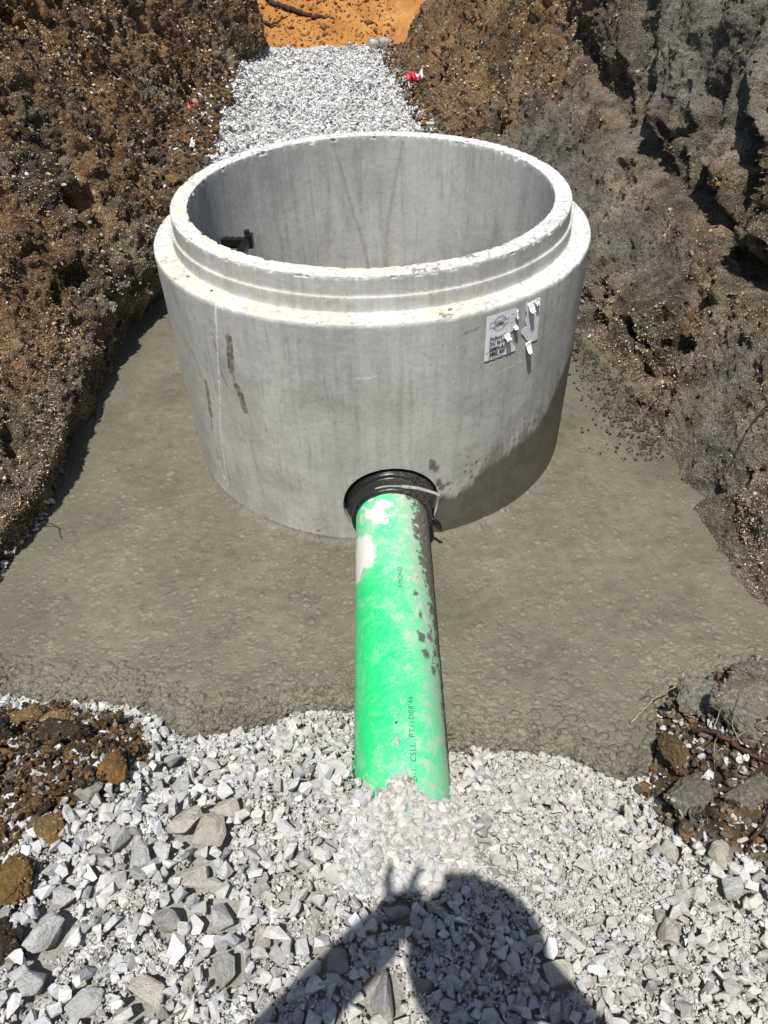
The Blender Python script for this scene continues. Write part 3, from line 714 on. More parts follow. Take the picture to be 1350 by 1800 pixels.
# marks on the label
def ring_text(s, dg, zz, size, par, name='printed_text', rot=0, bold=0.0):
    cu = bpy.data.curves.new(name, 'FONT'); cu.body = s; cu.size = size; cu.offset = bold; cu.resolution_u = 3; cu.fill_mode = 'FRONT'
    o = bpy.data.objects.new('t', cu); col.objects.link(o); bpy.context.view_layer.update()
    me = bpy.data.meshes.new_from_object(o.evaluated_get(bpy.context.evaluated_depsgraph_get())); bpy.data.objects.remove(o)
    for v in me.vertices:
        x_, y_ = v.co.x, v.co.y
        x_, y_ = x_ * math.cos(rot) - y_ * math.sin(rot), x_ * math.sin(rot) + y_ * math.cos(rot)
        v.co = on_ring(dg + math.degrees(x_ / .735), zz + y_, .0040)
    me.materials.clear(); me.materials.append(M_ink)
    o = bpy.data.objects.new(name, me); col.objects.link(o); place(o, par); return o
ring_text('Dullend C', 26.25, .722, .0135, paper, bold=.0004); ring_text('DC BLOK -', 26.25, .705, .0145, paper, bold=.0004)
ring_text('SSMH-A1', 26.3, .687, .0150, paper, bold=.0006); ring_text('4885 05F', 26.4, .671, .0150, paper, bold=.0006)
ring_text('#  Wall Mount', 26.4, .6615, .0085, paper)
ring_text('LOBSI', 27.35, .7655, .0115, paper, bold=.0005)
for k, w in enumerate(('2.04 m', 'A 1.10', '0.92', '14 23')):
    ring_text(w, 31.75 + 0 * k, .782 - k * .0125, .0065, paper)
def ring_line(pts, w, name, par, closed=False):
    pts = np.array(pts, float); V = []; n = len(pts)
    for k in range(n):
        a = pts[k - 1] if (closed or k) else pts[k]; b = pts[(k + 1) % n] if (closed or k < n - 1) else pts[k]
        tn = (b - a); tn /= np.linalg.norm(tn); nr = np.array([-tn[1], tn[0]]) * w / 2
        for s in (-1, 1):
            q = pts[k] + s * nr; V.append(on_ring(math.degrees(q[0] / .735), q[1], .0041))
    m = n if closed else n - 1
    F = np.array([[2 * k, 2 * ((k + 1) % n), 2 * ((k + 1) % n) + 1, 2 * k + 1] for k in range(m)])
    place(mesh_np(name, np.array(V), F, M_ink), par)
lc = np.array([R(28.55) * .735, .770])
an_ = np.linspace(R(22), R(158), 20); circ = np.stack([lc[0] + .0215 * np.cos(an_), lc[1] + .0215 * np.sin(an_)], -1)
ring_line(circ, .0016, 'logo_ring', paper); ring_line(np.stack([circ[:, 0], 2 * lc[1] - circ[:, 1]], -1), .0016, 'logo_ring', paper)
rc = [lc + np.array(q) for q in [(-.033, -.0075), (.033, -.0075), (.033, .0075), (-.033, .0075)]]
dense = []
for k in range(4):
    a, b = rc[k], rc[(k + 1) % 4]; dense += [a + (b - a) * s for s in np.linspace(0, 1, 8, endpoint=False)]
ring_line(dense, .0014, 'logo_banner', paper, True)
for zz in (.7175, .7005, .6685): ring_line([(R(26.2) * .735, zz), (R(28) * .735, zz), (R(30) * .735, zz + .0005)], .0006, 'ruled_line', paper)
ring_line([(R(25.4) * .735, .6835), (R(28) * .735, .684), (R(31.2) * .735, .6845)], .0012, 'ruled_line', paper)

# ------------------------------------------------------------------ green sewer pipe
pipe = props(empty('sewer_pipe', (0.03, -1.2, .02)), 'bright green plastic sewer pipe, scuffed and splashed with concrete, running from gravel into the ring', 'pipe')
py_ = np.arange(-2.05, -.56, .0032); pa_ = np.linspace(0, 2 * np.pi, 300, endpoint=False)
Yg, Ag = np.meshgrid(py_, pa_, indexing='ij'); y = Yg.ravel(); a = Ag.ravel()
ctr = np.stack([PA + PB * y, y, PC + PE * y - 2.2 * np.maximum(-1.772 - y, 0) ** 1.1], -1)
adeg = np.degrees((a + np.pi) % (2 * np.pi) - np.pi)        # 0 = right side, 90 = top
U = np.stack([a * PR, y, 0 * y], -1); U3 = np.stack([np.cos(a) * PR, y, np.sin(a) * PR], -1)
f1 = fbm(U3, 22, 4, 111, .6); f2 = fbm(U3, 55, 3, 112, .6)
lim = np.interp(y, [-1.75, -1.6, -1.45, -1.3, -1.15, -1.0, -.9, -.8], [-30, 4, 18, 28, 38, 48, 54, 58])
sl = sstep(-5, 5, lim - 4 - adeg + 40 * f1 + 42 * f2) * (adeg > -100)
for (yy, dg, s) in [(-1.31, 55, .013), (-1.30, 40, .010), (-1.36, 50, .012), (-1.24, 55, .008), (-1.40, 38, .009), (-1.17, 60, .006)]:
    sl = np.maximum(sl, sstep(.004, -.004, np.hypot((y - yy) * .8, (adeg - dg) / 57.3 * PR) - s + .012 * f2))
w = sstep(.004, -.004, np.hypot((y + .985) / 1.35, (adeg - 150) / 57.3 * PR * .9) - .062 + .05 * f1)
w = np.maximum(w, .9 * sstep(.004, -.004, np.hypot((y + .86), (adeg - 118) / 57.3 * PR) - .045 + .08 * f1))
w = np.maximum(w, .6 * sstep(.05, .25, f1 + .9 * f2 - .25 + .35 * np.exp(-((adeg - lim - 16) / 14) ** 2)) * np.exp(-((adeg - lim - 14) / 18) ** 2) * (y > -1.35))
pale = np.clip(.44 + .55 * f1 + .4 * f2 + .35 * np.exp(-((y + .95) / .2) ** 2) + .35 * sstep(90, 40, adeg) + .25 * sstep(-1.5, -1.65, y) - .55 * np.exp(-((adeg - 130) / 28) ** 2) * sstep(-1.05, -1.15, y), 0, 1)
rr_ = PR + .0022 * sl * (.5 + fbm(U3, 70, 3, 113))
V = ctr + (rr_ * np.cos(a))[:, None] * n1 + (rr_ * np.sin(a))[:, None] * n2
halo = np.clip(np.exp(-((adeg - lim - 8) / 22) ** 2) * (adeg > -100) + .35 * sstep(.0, .4, f1) + .22 * sstep(-1.62, -1.76, y), 0, 1)
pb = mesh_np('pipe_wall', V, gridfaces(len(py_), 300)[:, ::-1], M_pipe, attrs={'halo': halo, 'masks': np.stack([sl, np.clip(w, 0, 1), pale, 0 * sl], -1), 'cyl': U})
i = np.arange(len(py_) - 1) * 300
Fw = np.stack([i + 299, i, i + 300, i + 599], -1)
me = pb.data; bm = bmesh.new(); bm.from_mesh(me); bm.verts.ensure_lookup_table()
for q in Fw: bm.faces.new([bm.verts[int(k)] for k in q]).smooth = True
bmesh.ops.recalc_face_normals(bm, faces=bm.faces[:]); bm.to_mesh(me); bm.free()
place(pb, pipe)
def pipe_text(s, y0, dg, size):
    cu = bpy.data.curves.new('t', 'FONT'); cu.body = s; cu.size = size; cu.resolution_u = 3; cu.space_character = 1.12
    o = bpy.data.objects.new('t', cu); col.objects.link(o); bpy.context.view_layer.update()
    me = bpy.data.meshes.new_from_object(o.evaluated_get(bpy.context.evaluated_depsgraph_get())); bpy.data.objects.remove(o)
    for v in me.vertices:
        yy = y0 + v.co.x; an = R(dg) + v.co.y / PR
        v.co = Vector(pax(yy) + (PR + .0009) * (math.cos(an) * n1 + math.sin(an) * n2))
    me.materials.clear(); me.materials.append(M_print)
    o = bpy.data.objects.new('printed_text', me); col.objects.link(o); place(o, pipe)
pipe_text('AMOND', -1.160, 79, .0185)
pipe_text("D-1  C5LL  PT11D08'46", -1.712, 73, .0195)

# ------------------------------------------------------------------ stones
def hull(n, seed, squash=(1, .8, .65), soft=.10, sub=0, relax=2):
    r_ = np.random.default_rng(seed); p = r_.normal(size=(n, 3)); p /= np.linalg.norm(p, axis=1)[:, None]
    p *= r_.uniform(.80, 1.12, (n, 1)); p *= np.array(squash) * r_.uniform(.85, 1.15, 3)
    if soft:
        p = np.concatenate([p + soft * r_.normal(size=p.shape) * .5 for _ in range(3)])
    bm = bmesh.new(); vs = [bm.verts.new(q) for q in p]
    h = bmesh.ops.convex_hull(bm, input=vs)
    bmesh.ops.delete(bm, geom=[g for g in set(h['geom_interior'] + h['geom_unused']) if isinstance(g, bmesh.types.BMVert)], context='VERTS')
    if sub:
        bmesh.ops.triangulate(bm, faces=bm.faces[:])
        for _ in range(sub): bmesh.ops.subdivide_edges(bm, edges=bm.edges[:], cuts=1, use_grid_fill=True)
        bmesh.ops.triangulate(bm, faces=bm.faces[:])
        for _ in range(relax): bmesh.ops.smooth_vert(bm, verts=bm.verts[:], factor=.35, use_axis_x=True, use_axis_y=True, use_axis_z=True)
    bm.verts.index_update(); V = np.array([v.co[:] for v in bm.verts]); F = np.array([[v.index for v in f.verts] for f in bm.faces if len(f.verts) == 3]); bm.free()
    return V, F
SH_S = [hull(9, 100 + k, (1, .78, .62), .0) for k in range(20)]
SH_M = [hull(13, 200 + k, (1, .80, .58), .11) for k in range(40)]
def rough_shape(seed):
    V, F = hull(10, seed, (1, .78, .58), .05, 2, 0)
    return V * (1 + .05 * fbm(V + seed, 2.2, 3, seed, .6) + .035 * fbm(V + seed, 7, 2, seed + 3, .7))[:, None], F
SH_B = [rough_shape(1700 + k) for k in range(40)]
def rotm(r_, n, tilt=.5):
    q = r_.normal(size=(n, 4)); q[:, 0] += 0; 
    flat = r_.normal(size=(n, 4)) * [1, tilt * .4, tilt * .4, 1]
    m = r_.random(n) < .82; q[m] = flat[m]
    q /= np.linalg.norm(q, axis=1)[:, None]; w, x, y, z = q.T
    return np.stack([1 - 2 * (y * y + z * z), 2 * (x * y - z * w), 2 * (x * z + y * w), 2 * (x * y + z * w), 1 - 2 * (x * x + z * z), 2 * (y * z - x * w), 2 * (x * z - y * w), 2 * (y * z + x * w), 1 - 2 * (x * x + y * y)], -1).reshape(n, 3, 3)
def scatter(name, pos, size, shapes, tint, mat, r_, kind='stuff', label=None, smooth=False, parent=None):
    n = len(pos); which = r_.integers(0, len(shapes), n); RM = rotm(r_, n); Vs = []; Fs = []; Ts = []; o = 0
    for k, (V, F) in enumerate(shapes):
        idx = np.where(which == k)[0]
        if not len(idx): continue
        W = np.einsum('nij,vj->nvi', RM[idx], V) * size[idx][:, None, None] + pos[idx][:, None, :]
        Vs.append(W.reshape(-1, 3)); Fs.append((F[None] + (np.arange(len(idx)) * len(V))[:, None, None] + o).reshape(-1, 3)); o += len(idx) * len(V)
        Ts.append(np.repeat(tint[idx], len(V), 0))
    T = np.concatenate(Ts); T = np.c_[T, np.ones(len(T))]
    ob = mesh_np(name, np.concatenate(Vs), np.concatenate(Fs), mat, smooth=smooth, attrs={'tint': T})
    props(ob, label=label, kind=kind); return ob
def lime_tint(r_, n, warm=.30):
    b = np.clip(r_.normal(.575, .115, n), .24, .78); b[r_.random(n) < .06] *= .55
    w = np.clip(r_.normal(warm * .10, .03, n), -.03, .14)
    cool = (r_.random(n) < .5) * .012
    return np.stack([b * (1 + w * .35) - cool, b * (1 + 0 * w), b * (1 - w) + cool * 1.2], -1)

class Drop:
    def __init__(s, x0, x1, y0, y1, st, zf):
        s.x0, s.y0, s.st = x0, y0, st; s.nx = int((x1 - x0) / st) + 1; s.ny = int((y1 - y0) / st) + 1
        X, Y = np.meshgrid(x0 + np.arange(s.nx) * st, y0 + np.arange(s.ny) * st, indexing='ij')
        s.H = zf(X.ravel(), Y.ravel()).reshape(s.nx, s.ny)
    def drop(s, x, y, r, sink=.45):
        i = (x - s.x0) / s.st; j = (y - s.y0) / s.st; k = r * .85 / s.st; kk = int(k) + 1
        i0, i1, j0, j1 = max(0, int(i) - kk), min(s.nx, int(i) + kk + 2), max(0, int(j) - kk), min(s.ny, int(j) + kk + 2)
        if i1 <= i0 or j1 <= j0: return 0
        sub = s.H[i0:i1, j0:j1]
        U = (np.arange(i0, i1)[:, None] - i) / k; W = (np.arange(j0, j1)[None] - j) / k; q = 1 - U * U - W * W; m = q > 0
        if not m.any(): return float(sub.mean())
        base = sub[m]; z = .5 * base.mean() + .5 * np.percentile(base, 80) + r * .62 * (1 - sink) 
        cap = z + r * .62 * np.sqrt(np.where(m, q, 0)); s.H[i0:i1, j0:j1] = np.where(m, np.maximum(sub, cap), sub)
        return z

r3 = np.random.default_rng(21)
D = Drop(-1.25, 1.25, -2.75, -1.2, .0035, floor_z)
def rock_shape(seed, squash):
    V, F = hull(13, seed, squash, .12, 3)
    n = fbm(V + seed, 1.6, 4, seed, .55); V = V * (1 + .10 * n + .045 * fbm(V + seed, 6, 3, seed + 5, .6))[:, None]
    return V, F
# big foreground rocks: (x, y, radius, tone, squash, label)
big = [(-.694, -2.007, .062, 'w', (1, .85, .6), 'light grey rock at the left edge of the foreground gravel, the widest there'),
 (-.684, -1.935, .042, 'w', (.9, .9, .8), 'rough grey rounded rock on the gravel just right of the orange-brown lump'),
 (-.540, -1.862, .044, 'w', (.7, 1, .6), 'pale rock beside the soil heap, lying under the tall upright one'),
 (-.592, -1.822, .038, 'w', (.7, 1, .6), 'grey white oblong rock at the right edge of the soil heap'),
 (-.449, -1.792, .060, 't', (1, .75, .5), 'broad tan slab-like rock, largest of the cluster left of the pipe end'),
 (-.370, -1.755, .046, 't', (1, .7, .5), 'flat tan rock to the right of the broad slab-like rock'),
 (-.392, -1.823, .052, 't', (.85, 1, .7), 'tan rounded rock directly below the broad slab-like rock'),
 (-.410, -1.907, .046, 't', (1, .9, .7), 'sandy grey rock in mid gravel with smaller stones on all sides'),
 (-.455, -1.990, .047, 'g', (1, .7, .7), 'darker grey broken rock low in the left foreground gravel'),
 (-.345, -1.990, .050, 'w', (.55, 1, .6), 'tall narrow pale rock standing in the left foreground gravel'),
 (-.328, -2.082, .050, 'g', (.7, 1, .6), 'steep dark-sided grey rock at the lower left of the gravel'),
 (-.500, -1.663, .040, 'w', (.7, 1, .6), 'upright grey-white rock at the inner corner of the soil heap'),
 (.560, -1.745, .040, 'y', (.62, 1, .5), 'smooth cream oval rock touching the slab edge by the right dirt mound'),
 (.605, -1.875, .036, 't', (.8, 1, .6), 'tan rock below the right dirt mound, left of a square one'),
 (.690, -1.895, .042, 't', (.9, 1, .6), 'square tan rock tucked under the foot of the right dirt mound'),
 (-.115, -2.072, .040, 'g', (.8, 1, .5), 'flat dark grey block in the left edge of the photographer shadow'),
 (-.030, -2.135, .052, 'g', (.9, 1, .7), 'large rough rock inside the bottom of the photographer shadow'),
 (.012, -1.985, .036, 'g', (1, .7, .5), 'flat grey rock in the middle of the photographer shadow'),
 (-.690, -2.090, .045, 'w', (1, .75, .7), 'chunky pale rock in the lower left corner of the gravel'),
 (-.587, -2.128, .044, 'w', (1, .7, .6), 'angular pale rock on the bottom edge of the picture at left'),
 (-.470, -2.120, .050, 't', (1, .8, .6), 'cream and grey rock on the bottom edge, between two paler ones'),
 (.304, -2.110, .045, 'y', (1, .9, .6), 'cream lump just outside the right edge of the photographer shadow'),
 (.540, -2.040, .038, 't', (1, .8, .6), 'buff rock alone in the right foreground gravel'),
 (.690, -1.965, .040, 'w', (1, .8, .6), 'whitish rock near the right edge of the foreground gravel'),
 (-.261, -2.030, .036, 't', (.6, 1, .5), 'narrow buff rock left of the photographer shadow'),
 (-.345, -1.620, .034, 'w', (1, .8, .6), 'pale rock against the front edge of the wet slab left of the pipe'),
 (-.560, -1.555, .036, 'w', (1, .9, .7), 'rough pale rock on the corner where slab edge bends left'),
 (-.690, -1.70, .050, 'g', (.8, 1, .7), 'pitted grey rock half sunk at the soil heap border'),
 (.205, -1.80, .030, 'g', (1, .7, .5), 'small grey rock right of the pipe end')]
tone = {'w': (.56, .56, .545), 't': (.55, .515, .44), 'g': (.40, .395, .375), 'y': (.64, .61, .51)}
for k, (bx_, by_, br_, tn, sq, lab) in enumerate(big):
    V, F = rock_shape(700 + k * 3, sq)
    an = r3.uniform(-.5, .5); ca, sa = math.cos(an), math.sin(an)
    V = V @ np.array([[ca, -sa, 0], [sa, ca, 0], [0, 0, 1]]).T * br_ * .78
    zc = D.drop(bx_, by_, br_, .55)
    c = np.tile(np.array([*tone[tn], 1]) * [*(1 + .06 * r3.normal(size=1)).repeat(3), 1], (len(V), 1))
    o = mesh_np('limestone_rock', V, F, M_rock, smooth=True, attrs={'tint': c}); o.data.set_sharp_from_angle(angle=R(32))
    o.location = (bx_, by_, zc + .20 * br_)
    props(o, lab, 'rock', 'larger rocks lying in the foreground gravel')

# foreground crushed stone, dropped one by one onto what lies below
def allow(x, y, r_, p_dirt=.05):
    d = edge_y(np.array([x]))[0] - y
    if d < .012: return False
    L, Rr = dirt_mask(np.array([x]), np.array([y]), .05 * perlin(np.array([[x, y, 0.]]), 9, 3))
    if L[0] + Rr[0] > .5 and r_.random() > p_dirt: return False
    return True
BG = np.array([(b[0], b[1], b[2]) for b in big]); BD = np.array([(-.694, -2.007, .01)])
pos = []; siz = []
n_try = 105000
xx = r3.uniform(-1.2, 1.2, n_try); yy = r3.uniform(-2.6, -1.27, n_try)
fine_zone = np.exp(-(((xx - .28) / .42) ** 2)) * sstep(-2.1, -1.9, yy)
left_ = sstep(.1, -.35, xx) * sstep(-1.5, -1.75, yy)
base_s = np.exp(r3.normal(np.log(.0078) + .08 * left_, .50, n_try)); base_s = np.clip(base_s, .0038, .026)
order = np.argsort(-base_s * r3.uniform(.75, 1.25, n_try)); F0 = floor_z(xx, yy)
Dm = dirt_mask(xx, yy, .05 * perlin(np.stack([xx, yy, 0 * xx], -1), 9, 3)); Dm = Dm[0] + Dm[1]
edd = edge_y(xx) - yy
far = (yy < -2.35)
for k in order:
    if edd[k] < .010: continue
    if Dm[k] > .5 and (r3.random() > .085 or base_s[k] > .02): continue
    if far[k] and r3.random() < .5: continue
    if fine_zone[k] > .5 and base_s[k] > .017 and r3.random() < .6: continue
    # keep the pipe clear except where the stone really covers it
    if abs(xx[k] - .03) < PR + .006 and yy[k] > -1.70: continue
    if (np.hypot(BG[:, 0] - xx[k], BG[:, 1] - yy[k]) < BG[:, 2] * .55 + base_s[k] * .4).any(): continue
    if D.H[int((xx[k] + 1.25) / .0035), int((yy[k] + 2.75) / .0035)] - F0[k] > (.006 + .3 * base_s[k] if base_s[k] > .0095 else .016): continue
    z_ = D.drop(xx[k], yy[k], base_s[k], .50)
    pos.append((xx[k], yy[k], z_)); siz.append(base_s[k])
pos = np.array(pos); siz = np.array(siz)
# stones creeping over the buried pipe end
rp = np.random.default_rng(5); extra = []; es = []
for k in range(1300):
    y_ = rp.uniform(-1.95, -1.67); x_ = rp.uniform(-.11, .17)
    top = pax(y_)[2] + math.sqrt(max(PR ** 2 - (x_ - pax(y_)[0]) ** 2, 0)) if abs(x_ - pax(y_)[0]) < PR else .1
    lim_ = -1.745 + .045 * math.cos((x_ - .03) * 26) * (1 if x_ < .06 else .2) - .02 * rp.random() + (.05 if x_ < -.05 else 0)
    if y_ > lim_: continue
    s_ = rp.uniform(.008, .018); extra.append((x_, y_, max(top, D.H[int((x_ + 1.25) / .0035), int((y_ + 2.75) / .0035)]) + s_ * .25)); es.append(s_)
pos = np.concatenate([pos, extra]); siz = np.concatenate([siz, es])
tint = lime_tint(r3, len(pos)); tint[Dm[:0].size:] = tint
fz = np.clip(np.exp(-(((pos[:, 0] - .30) / .5) ** 2)) * 1.1 + .9 * fbm(pos, 3.0, 3, 66), 0, 1) * (r3.random(len(pos)) < .75); tint = tint * (1 - .8 * fz[:, None]) + .8 * fz[:, None] * np.array([.58, .555, .49]) * r3.uniform(.8, 1.12, (len(pos), 1))
bigm = siz > .011
hug = siz > .0155; mid_ = bigm & ~hug
g0 = scatter('gravel', pos[hug], siz[hug] * 1.06, SH_B, tint[hug], M_gravel, r3)
g1 = scatter('gravel', pos[mid_], siz[mid_], SH_M, tint[mid_], M_gravel, r3, label=None)
g2 = scatter('gravel', pos[~bigm], siz[~bigm], SH_S, tint[~bigm], M_gravel, r3)
# fines between the stones
n = 115000; x = r3.uniform(-1.1, 1.1, n); y = r3.uniform(-2.45, -1.29, n)
ed_ = edge_y(x) - y; dm = dirt_mask(x, y, .05 * perlin(np.stack([x, y, 0 * x], -1), 9, 3)); dm = dm[0] + dm[1]
k = (ed_ > .01) & (dm < .6) & ~((np.abs(x - .03) < PR) & (y > -1.72)); x, y = x[k], y[k]
hz = D.H[((x + 1.25) / .0035).astype(int), ((y + 2.75) / .0035).astype(int)]
k = (hz - floor_z(x, y) < .026) & ~(np.hypot(BG[:, 0][None] - x[:, None], BG[:, 1][None] - y[:, None]) < .75 * BG[:, 2][None]).any(1); x, y, hz = x[k], y[k], hz[k]
s = r3.uniform(.0022, .0055, len(x)); tn = lime_tint(r3, len(x), .7) * .92
g3 = scatter('gravel', np.stack([x, y, hz - .5 * s], -1), s, SH_S[:8], tn, M_gravel, r3)
# slurry-coated pebbles crowding the open edge of the slab
n = 4000; x = r3.uniform(-1.3, .80, n); dq = .075 * r3.random(n) ** 1.3 - .012; y = edge_y(x) + dq
k = ~(np.abs(x - .03) < PR * .9) & (x < .76); x, y, dq = x[k], y[k], dq[k]
s = r3.uniform(.006, .017, len(x)); zz = -.05 * (1 - np.sqrt(np.clip(1 - (1 - np.clip(dq / .055, 0, 1)) ** 2, 0, 1))) + .001 - .1 * np.clip(-dq, 0, 1)
RS = []
for q_ in range(12):
    V, F = hull(14, 1500 + q_, (1, .8, .6), .12, 1); RS.append((V, F))
props(scatter('coated_pebbles', np.stack([x, y, zz], -1), s, RS, np.full((len(x), 3), .18), M_slab, r3, smooth=True), kind='stuff')
# back bedding gravel behind the riser
n = 25000; x = r3.uniform(-1.35, .85, n); y = 1.2 + 5.05 * r3.random(n) ** .8
P = np.stack([x, y, 0 * x], -1); jit = .10 * fbm(P, 5, 3, 77)
ledge = np.interp(y, [1.2, 3, 3.7, 4.5, 5.5, 6.3], [-.95, -1.08, -1.08, -1.10, -1.15, -1.1]) + jit
redge = np.interp(y, RBY, RBX) - .03 + .5 * jit
top_e = 6.12 + .25 * jit - .25 * sstep(-.3, -.0, 0 - np.abs(x + .45)) * 0
k = (x > ledge) & (x < redge) & (y < top_e) | ((r3.random(n) < .06) & (x > -1.3) & (x < redge + .05) & (y < top_e)); x, y = x[k], y[k]
DB = Drop(-1.5, 1.0, 1.0, 6.6, .01, floor_z)
s = np.clip(np.exp(r3.normal(np.log(.0140), .36, len(x))), .009, .036); z = np.array([DB.drop(x[i], y[i], s[i], .5) for i in range(len(x))])
tn = lime_tint(r3, len(x), .1); tn = np.minimum(tn * 1.22, .8)
g4 = scatter('gravel', np.stack([x, y, z], -1), s, SH_S, tn, M_gravel, r3)
# white stones spilled at the foot of the left bank
n = 900; y = r3.uniform(-1.15, -.25, n); x = np.interp(y, LBY, LBX) - r3.uniform(.0, .22, n)
zz = np.clip((-x + np.interp(y, LBY, LBX)) * 1.9 - .02, 0, 1) + r3.uniform(-.01, .03, n)
k = r3.random(n) < sstep(-.2, -.6, y) ; x, y, zz = x[k], y[k], zz[k]
g5 = scatter('gravel', np.stack([x, y, zz], -1), r3.uniform(.006, .018, len(x)), SH_S, lime_tint(r3, len(x)) * .9, M_gravel, r3)

# ------------------------------------------------------------------ soil crumbs and clods
CH = [hull(7, 300 + k, (1.25, .55, .42), 0) for k in range(14)]
CL = [rock_shape(400 + k, (1, .85, .75)) for k in range(10)]
CLs = []
for k in range(10):
    V, F = hull(12, 450 + k, (1, .85, .8), .2, 1); V = V * (1 + .22 * fbm(V + k, 2.2, 3, k))[:, None]; CLs.append((V, F))
def bank_crumbs(Q, mud, sh, side, n, seed):
    r_ = np.random.default_rng(seed); ny, nz_ = sh
    w = 1 / (np.hypot(Q[:, 1] + 2.54, 1.5)) ** 1.1; w *= (Q[:, 1] > -1.6) & (Q[:, 1] < 6.4) & (Q[:, 2] < 1.6) & (Q[:, 2] > .0)
    idx = r_.choice(len(Q), n, p=w / w.sum())
    idx = idx[r_.random(n) > .62 * mud[idx]]; n = len(idx)
    p = Q[idx] + r_.normal(size=(n, 3)) * .003
    dist = np.hypot(p[:, 1] + 2.54, 1.4)
    s = np.exp(r_.normal(np.log(.0031), .36, n)) * (.72 + .18 * dist); s = np.clip(s, .0016, .0095)
    u = r_.random(n); m = mud[idx]
    shellp = np.clip(fbm(p, 2.3, 3, 5) * 1.5 + .30 + .2 * (p[:, 2] < .3), .07, .8) * (1 - .25 * m)
    t = np.empty((n, 3)); b = r_.uniform(.6, 1.85, (n, 1)); b[s > .006] *= .7
    dark = np.array([.085, .060, .037]); och = np.array([.30, .165, .055]); tan = np.array([.42, .325, .20]); wh = np.array([.56, .51, .42]); gm = np.array([.16, .145, .12])
    om = fbm(p, 1.7, 2, 9) > .02
    t[:] = dark; t[om & (u < .6)] = och; t[(u > .55) & (u < .90)] = tan; t[u < shellp * .42] = wh * .9
    t = t * (.45 + 1.25 * sstep(-.35, .35, fbm(p, 3.4, 3, 12)))[:, None]; t = t * (1 - m[:, None] * .8) + gm * m[:, None] * .8; t = np.where((u < shellp * .42)[:, None], t * 1.0, t) * b
    if side > 0: t *= (1 - .25 * sstep(.0, .12, p[:, 2] - np.interp(p[:, 1], [-3, -.2, .27, .77, 1.13, 1.54, 2.4, 4], [.42, .44, .465, .52, .56, .61, .80, 1.2])) * sstep(2.4, 1.6, p[:, 1]))[:, None]  # crumbs above the crest coloured darker, for the shade on the upper wall
    big_ = s > .008
    a = scatter('loose_soil', p[big_], s[big_] * 1.3, CLs, t[big_], M_clod, r_, smooth=False)
    b_ = scatter('loose_soil', p[~big_], s[~big_], CH, t[~big_], M_gravel, r_)
    return a, b_
bank_crumbs(QL, mudL, shL, -1, 125000, 31); bank_crumbs(QR, mudR, shR, 1, 100000, 32)
# crumbs on the soil patches of the floor and the dirt slumped behind the riser
def soil_scatter(n, x0, x1, y0, y1, keep, s0, seed, Dg, dark=.5, stones=.1):
    r_ = np.random.default_rng(seed); x = r_.uniform(x0, x1, n); y = r_.uniform(y0, y1, n); k = keep(x, y); x, y = x[k], y[k]; n = len(x)
    s = np.clip(np.exp(r_.normal(np.log(s0), .55, n)), .002, .05); o = np.argsort(-s * r_.uniform(.6, 1.4, n)); x, y, s = x[o], y[o], s[o]
    z = np.array([Dg.drop(x[i], y[i], s[i], .6) if s[i] > .006 else floor_h(Dg, x[i], y[i]) for i in range(n)])
    u = r_.random(n); t = np.tile([.060, .043, .028], (n, 1)); t[u > dark] = [.20, .115, .042]; t[u > .85] = [.26, .215, .15]; gr_ = (x > .3) & (y < 0) & (r_.random(n) < .6); t[gr_] = [.185, .165, .13]
    t *= r_.uniform(.5, 1.5, (n, 1)); p = np.stack([x, y, z], -1); b = s > .006
    scatter('loose_soil', p[b], s[b], CLs, t[b], M_clod, r_); 
    w = u < stones; t[w] = [.52, .50, .45]; scatter('loose_soil', p[~b], s[~b] * 1.2, CH, t[~b], M_gravel, r_)
def floor_h(Dg, x, y): return Dg.H[min(int((x - Dg.x0) / Dg.st), Dg.nx - 1), min(int((y - Dg.y0) / Dg.st), Dg.ny - 1)]
def dk(x, y): 
    q = dirt_mask(x, y, .05 * perlin(np.stack([x, y, 0 * x], -1), 9, 3)); return (q[0] + q[1] > .5)
soil_scatter(32000, -1.2, 1.2, -2.3, -1.2, dk, .0048, 41, D, .50, .07)
soil_scatter(20000, -1.6, .9, 1.4, 6.2, lambda x, y: ((x < np.interp(y, [1.2, 3, 3.7, 4.5, 6.2], [-.9, -1.05, -1.08, -1.10, -1.12]) + .10 * fbm(np.stack([x, y, 0 * x], -1), 5, 3, 77)) | (x > np.interp(y, RBY, RBX) - .12)), .009, 42, DB, .45, .3)
DR = Drop(1.1, 1.9, -3.0, -1.2, .008, floor_z); DL = Drop(-1.7, -1.15, -3.0, -1.2, .008, floor_z)
soil_scatter(9000, 1.18, 1.7, -3.0, -1.36, lambda x, y: x > 0, .008, 51, DR, .5, .06)
soil_scatter(6000, -1.6, -1.18, -3.0, -1.36, lambda x, y: x < 0, .008, 52, DL, .6, .06)
# crumbs fallen on the slab along the right bank
n = 900; x = 1.10 - np.abs(r3.normal(0, .10, n)); y = r3.uniform(-.35, .65, n); x = x - .12 * sstep(.1, .6, y)
k = np.hypot(x, y) > .76; x, y = x[k], y[k]
scatter('loose_soil', np.stack([x, y, np.full(len(x), .006)], -1), np.clip(np.exp(r3.normal(np.log(.0045), .5, len(x))), .002, .016), CLs, np.tile([.11, .097, .075], (len(x), 1)) * r3.uniform(.5, 1.5, (len(x), 1)), M_clod, r3)

